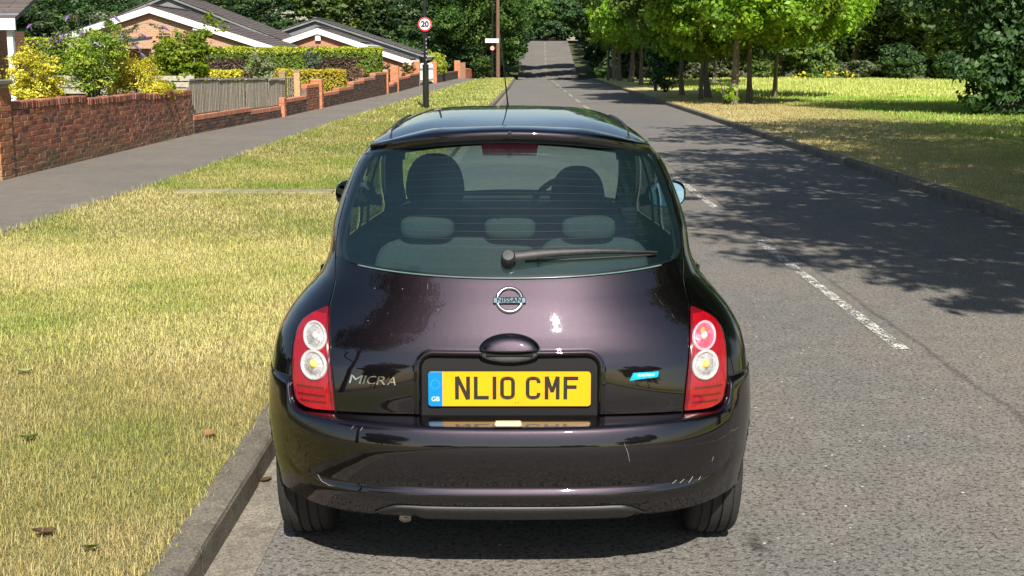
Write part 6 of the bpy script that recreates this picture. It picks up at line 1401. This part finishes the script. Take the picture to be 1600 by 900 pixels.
for x in (-.305, .0, .29):
    rbox('rear_headrest', (x, 4.70, 1.070), (.20 if x else .19, .10, .088), M_rseat, 3.4)
rs = rbox('rear_seat', (-.20, 4.72, .80), (.62, .14, .46), M_rseat, 5, tilt=-.14); rs = rbox('rear_seat', (.31, 4.72, .80), (.42, .14, .46), M_rseat, 5, tilt=-.14)
CB().box((0, 4.38, .925), (1.02, .44, .02), bev=.006).build('parcel_shelf', M_shelf)
z_ = CB(); zz = [(-.40+.04*k, 4.20+.11*(k % 2), .937) for k in range(21)]; z_.tube(zz, .0025, 4); z_.build('shelf_stitching', M_rseat)
rbox('dashboard', (0, 6.42, .86), (1.20, .52, .26), M_int, 4); CB().tube([(-.5, 6.36, .985), (.5, 6.36, .985)], .008, 6).build('dashboard_edge', M_trim)
q = CB(); V = []; MS = Matrix.Translation((.275, 5.98, .955)) @ Matrix.Rotation(R(72), 4, 'X')
for k in range(40):
    t = 2*pi*k/40
    for j in range(8): a = 2*pi*j/8; V.append(MS @ Vector(((.178+.014*cos(a))*cos(t), (.178+.014*cos(a))*sin(t), .014*sin(a))))
q.add(V, [(k*8+j, ((k+1) % 40)*8+j, ((k+1) % 40)*8+(j+1) % 8, k*8+(j+1) % 8) for k in range(40) for j in range(8)]); q.tube([MS @ Vector((-.17, 0, 0)), MS @ Vector((0, -.02, -.02)), MS @ Vector((.17, 0, 0))], .016, 8); q.tube([MS @ Vector((0, 0, -.02)), MS @ Vector((0, -.17, 0))], .018, 8)
q.build('steering_wheel', M_int, smooth=True); rbox('steering_hub', tuple(MS @ Vector((0, 0, -.02))), (.13, .05, .11), M_int, 3)
av = CB(); av.box((.555, 6.10, .935), (.10, .02, .085), bev=.008); a_ = av.build('air_vent', M_int)
for k in range(4): o = CB().box((.555, 6.088, .908+.018*k), (.082, .008, .008)).build('vent_slat', M_gap); o.parent = a_
CB().box((0, 5.6, .33), (1.3, 2.4, .04)).build('cabin_floor', M_gap)

# fine scratches on the bumper paint
sm_ = plain('bare_scratch', (.30, .27, .28), .5, var=.2)
for pts in ([(-.620, .365), (-.605, .347), (-.58, .338), (-.548, .337)], [(.52, .352), (.535, .362)], [(.545, .350), (.56, .361)], [(.575, .347), (.592, .366)], [(.61, .350), (.618, .360)], [(-.50, .535), (-.492, .545)], [(-.47, .533), (-.463, .543)], [(.36, .50), (.372, .47), (.378, .44)], [(.66, .42), (.655, .405)]):
    q3 = []
    for x, z in pts:
        j = np.argmin((Vb[:, 0]-x)**2+(Vb[:, 2]-z)**2+(Vb[:, 1] > 4.3)*9); n_ = Vb[j]; q3.append((x, n_[1]-.0012, z))
    CB().tube(q3, .0006, 4).build('scratch', sm_)
for k in range(7):      # stone chips, dust and dried drops
    x = gb.uniform(-.55, .55); v_ = gb.choice((gb.uniform(.60, .97), gb.uniform(.78, .97)))
    if abs(x) < .31 and v_ < .78: continue
    P = bp(np.array([v_]), xu(np.array([x]), np.array([v_])), .0028)[0]; CB().box(tuple(P), (gb.uniform(.001, .002), .001, gb.uniform(.001, .003))).build('dried_drop', sm_)
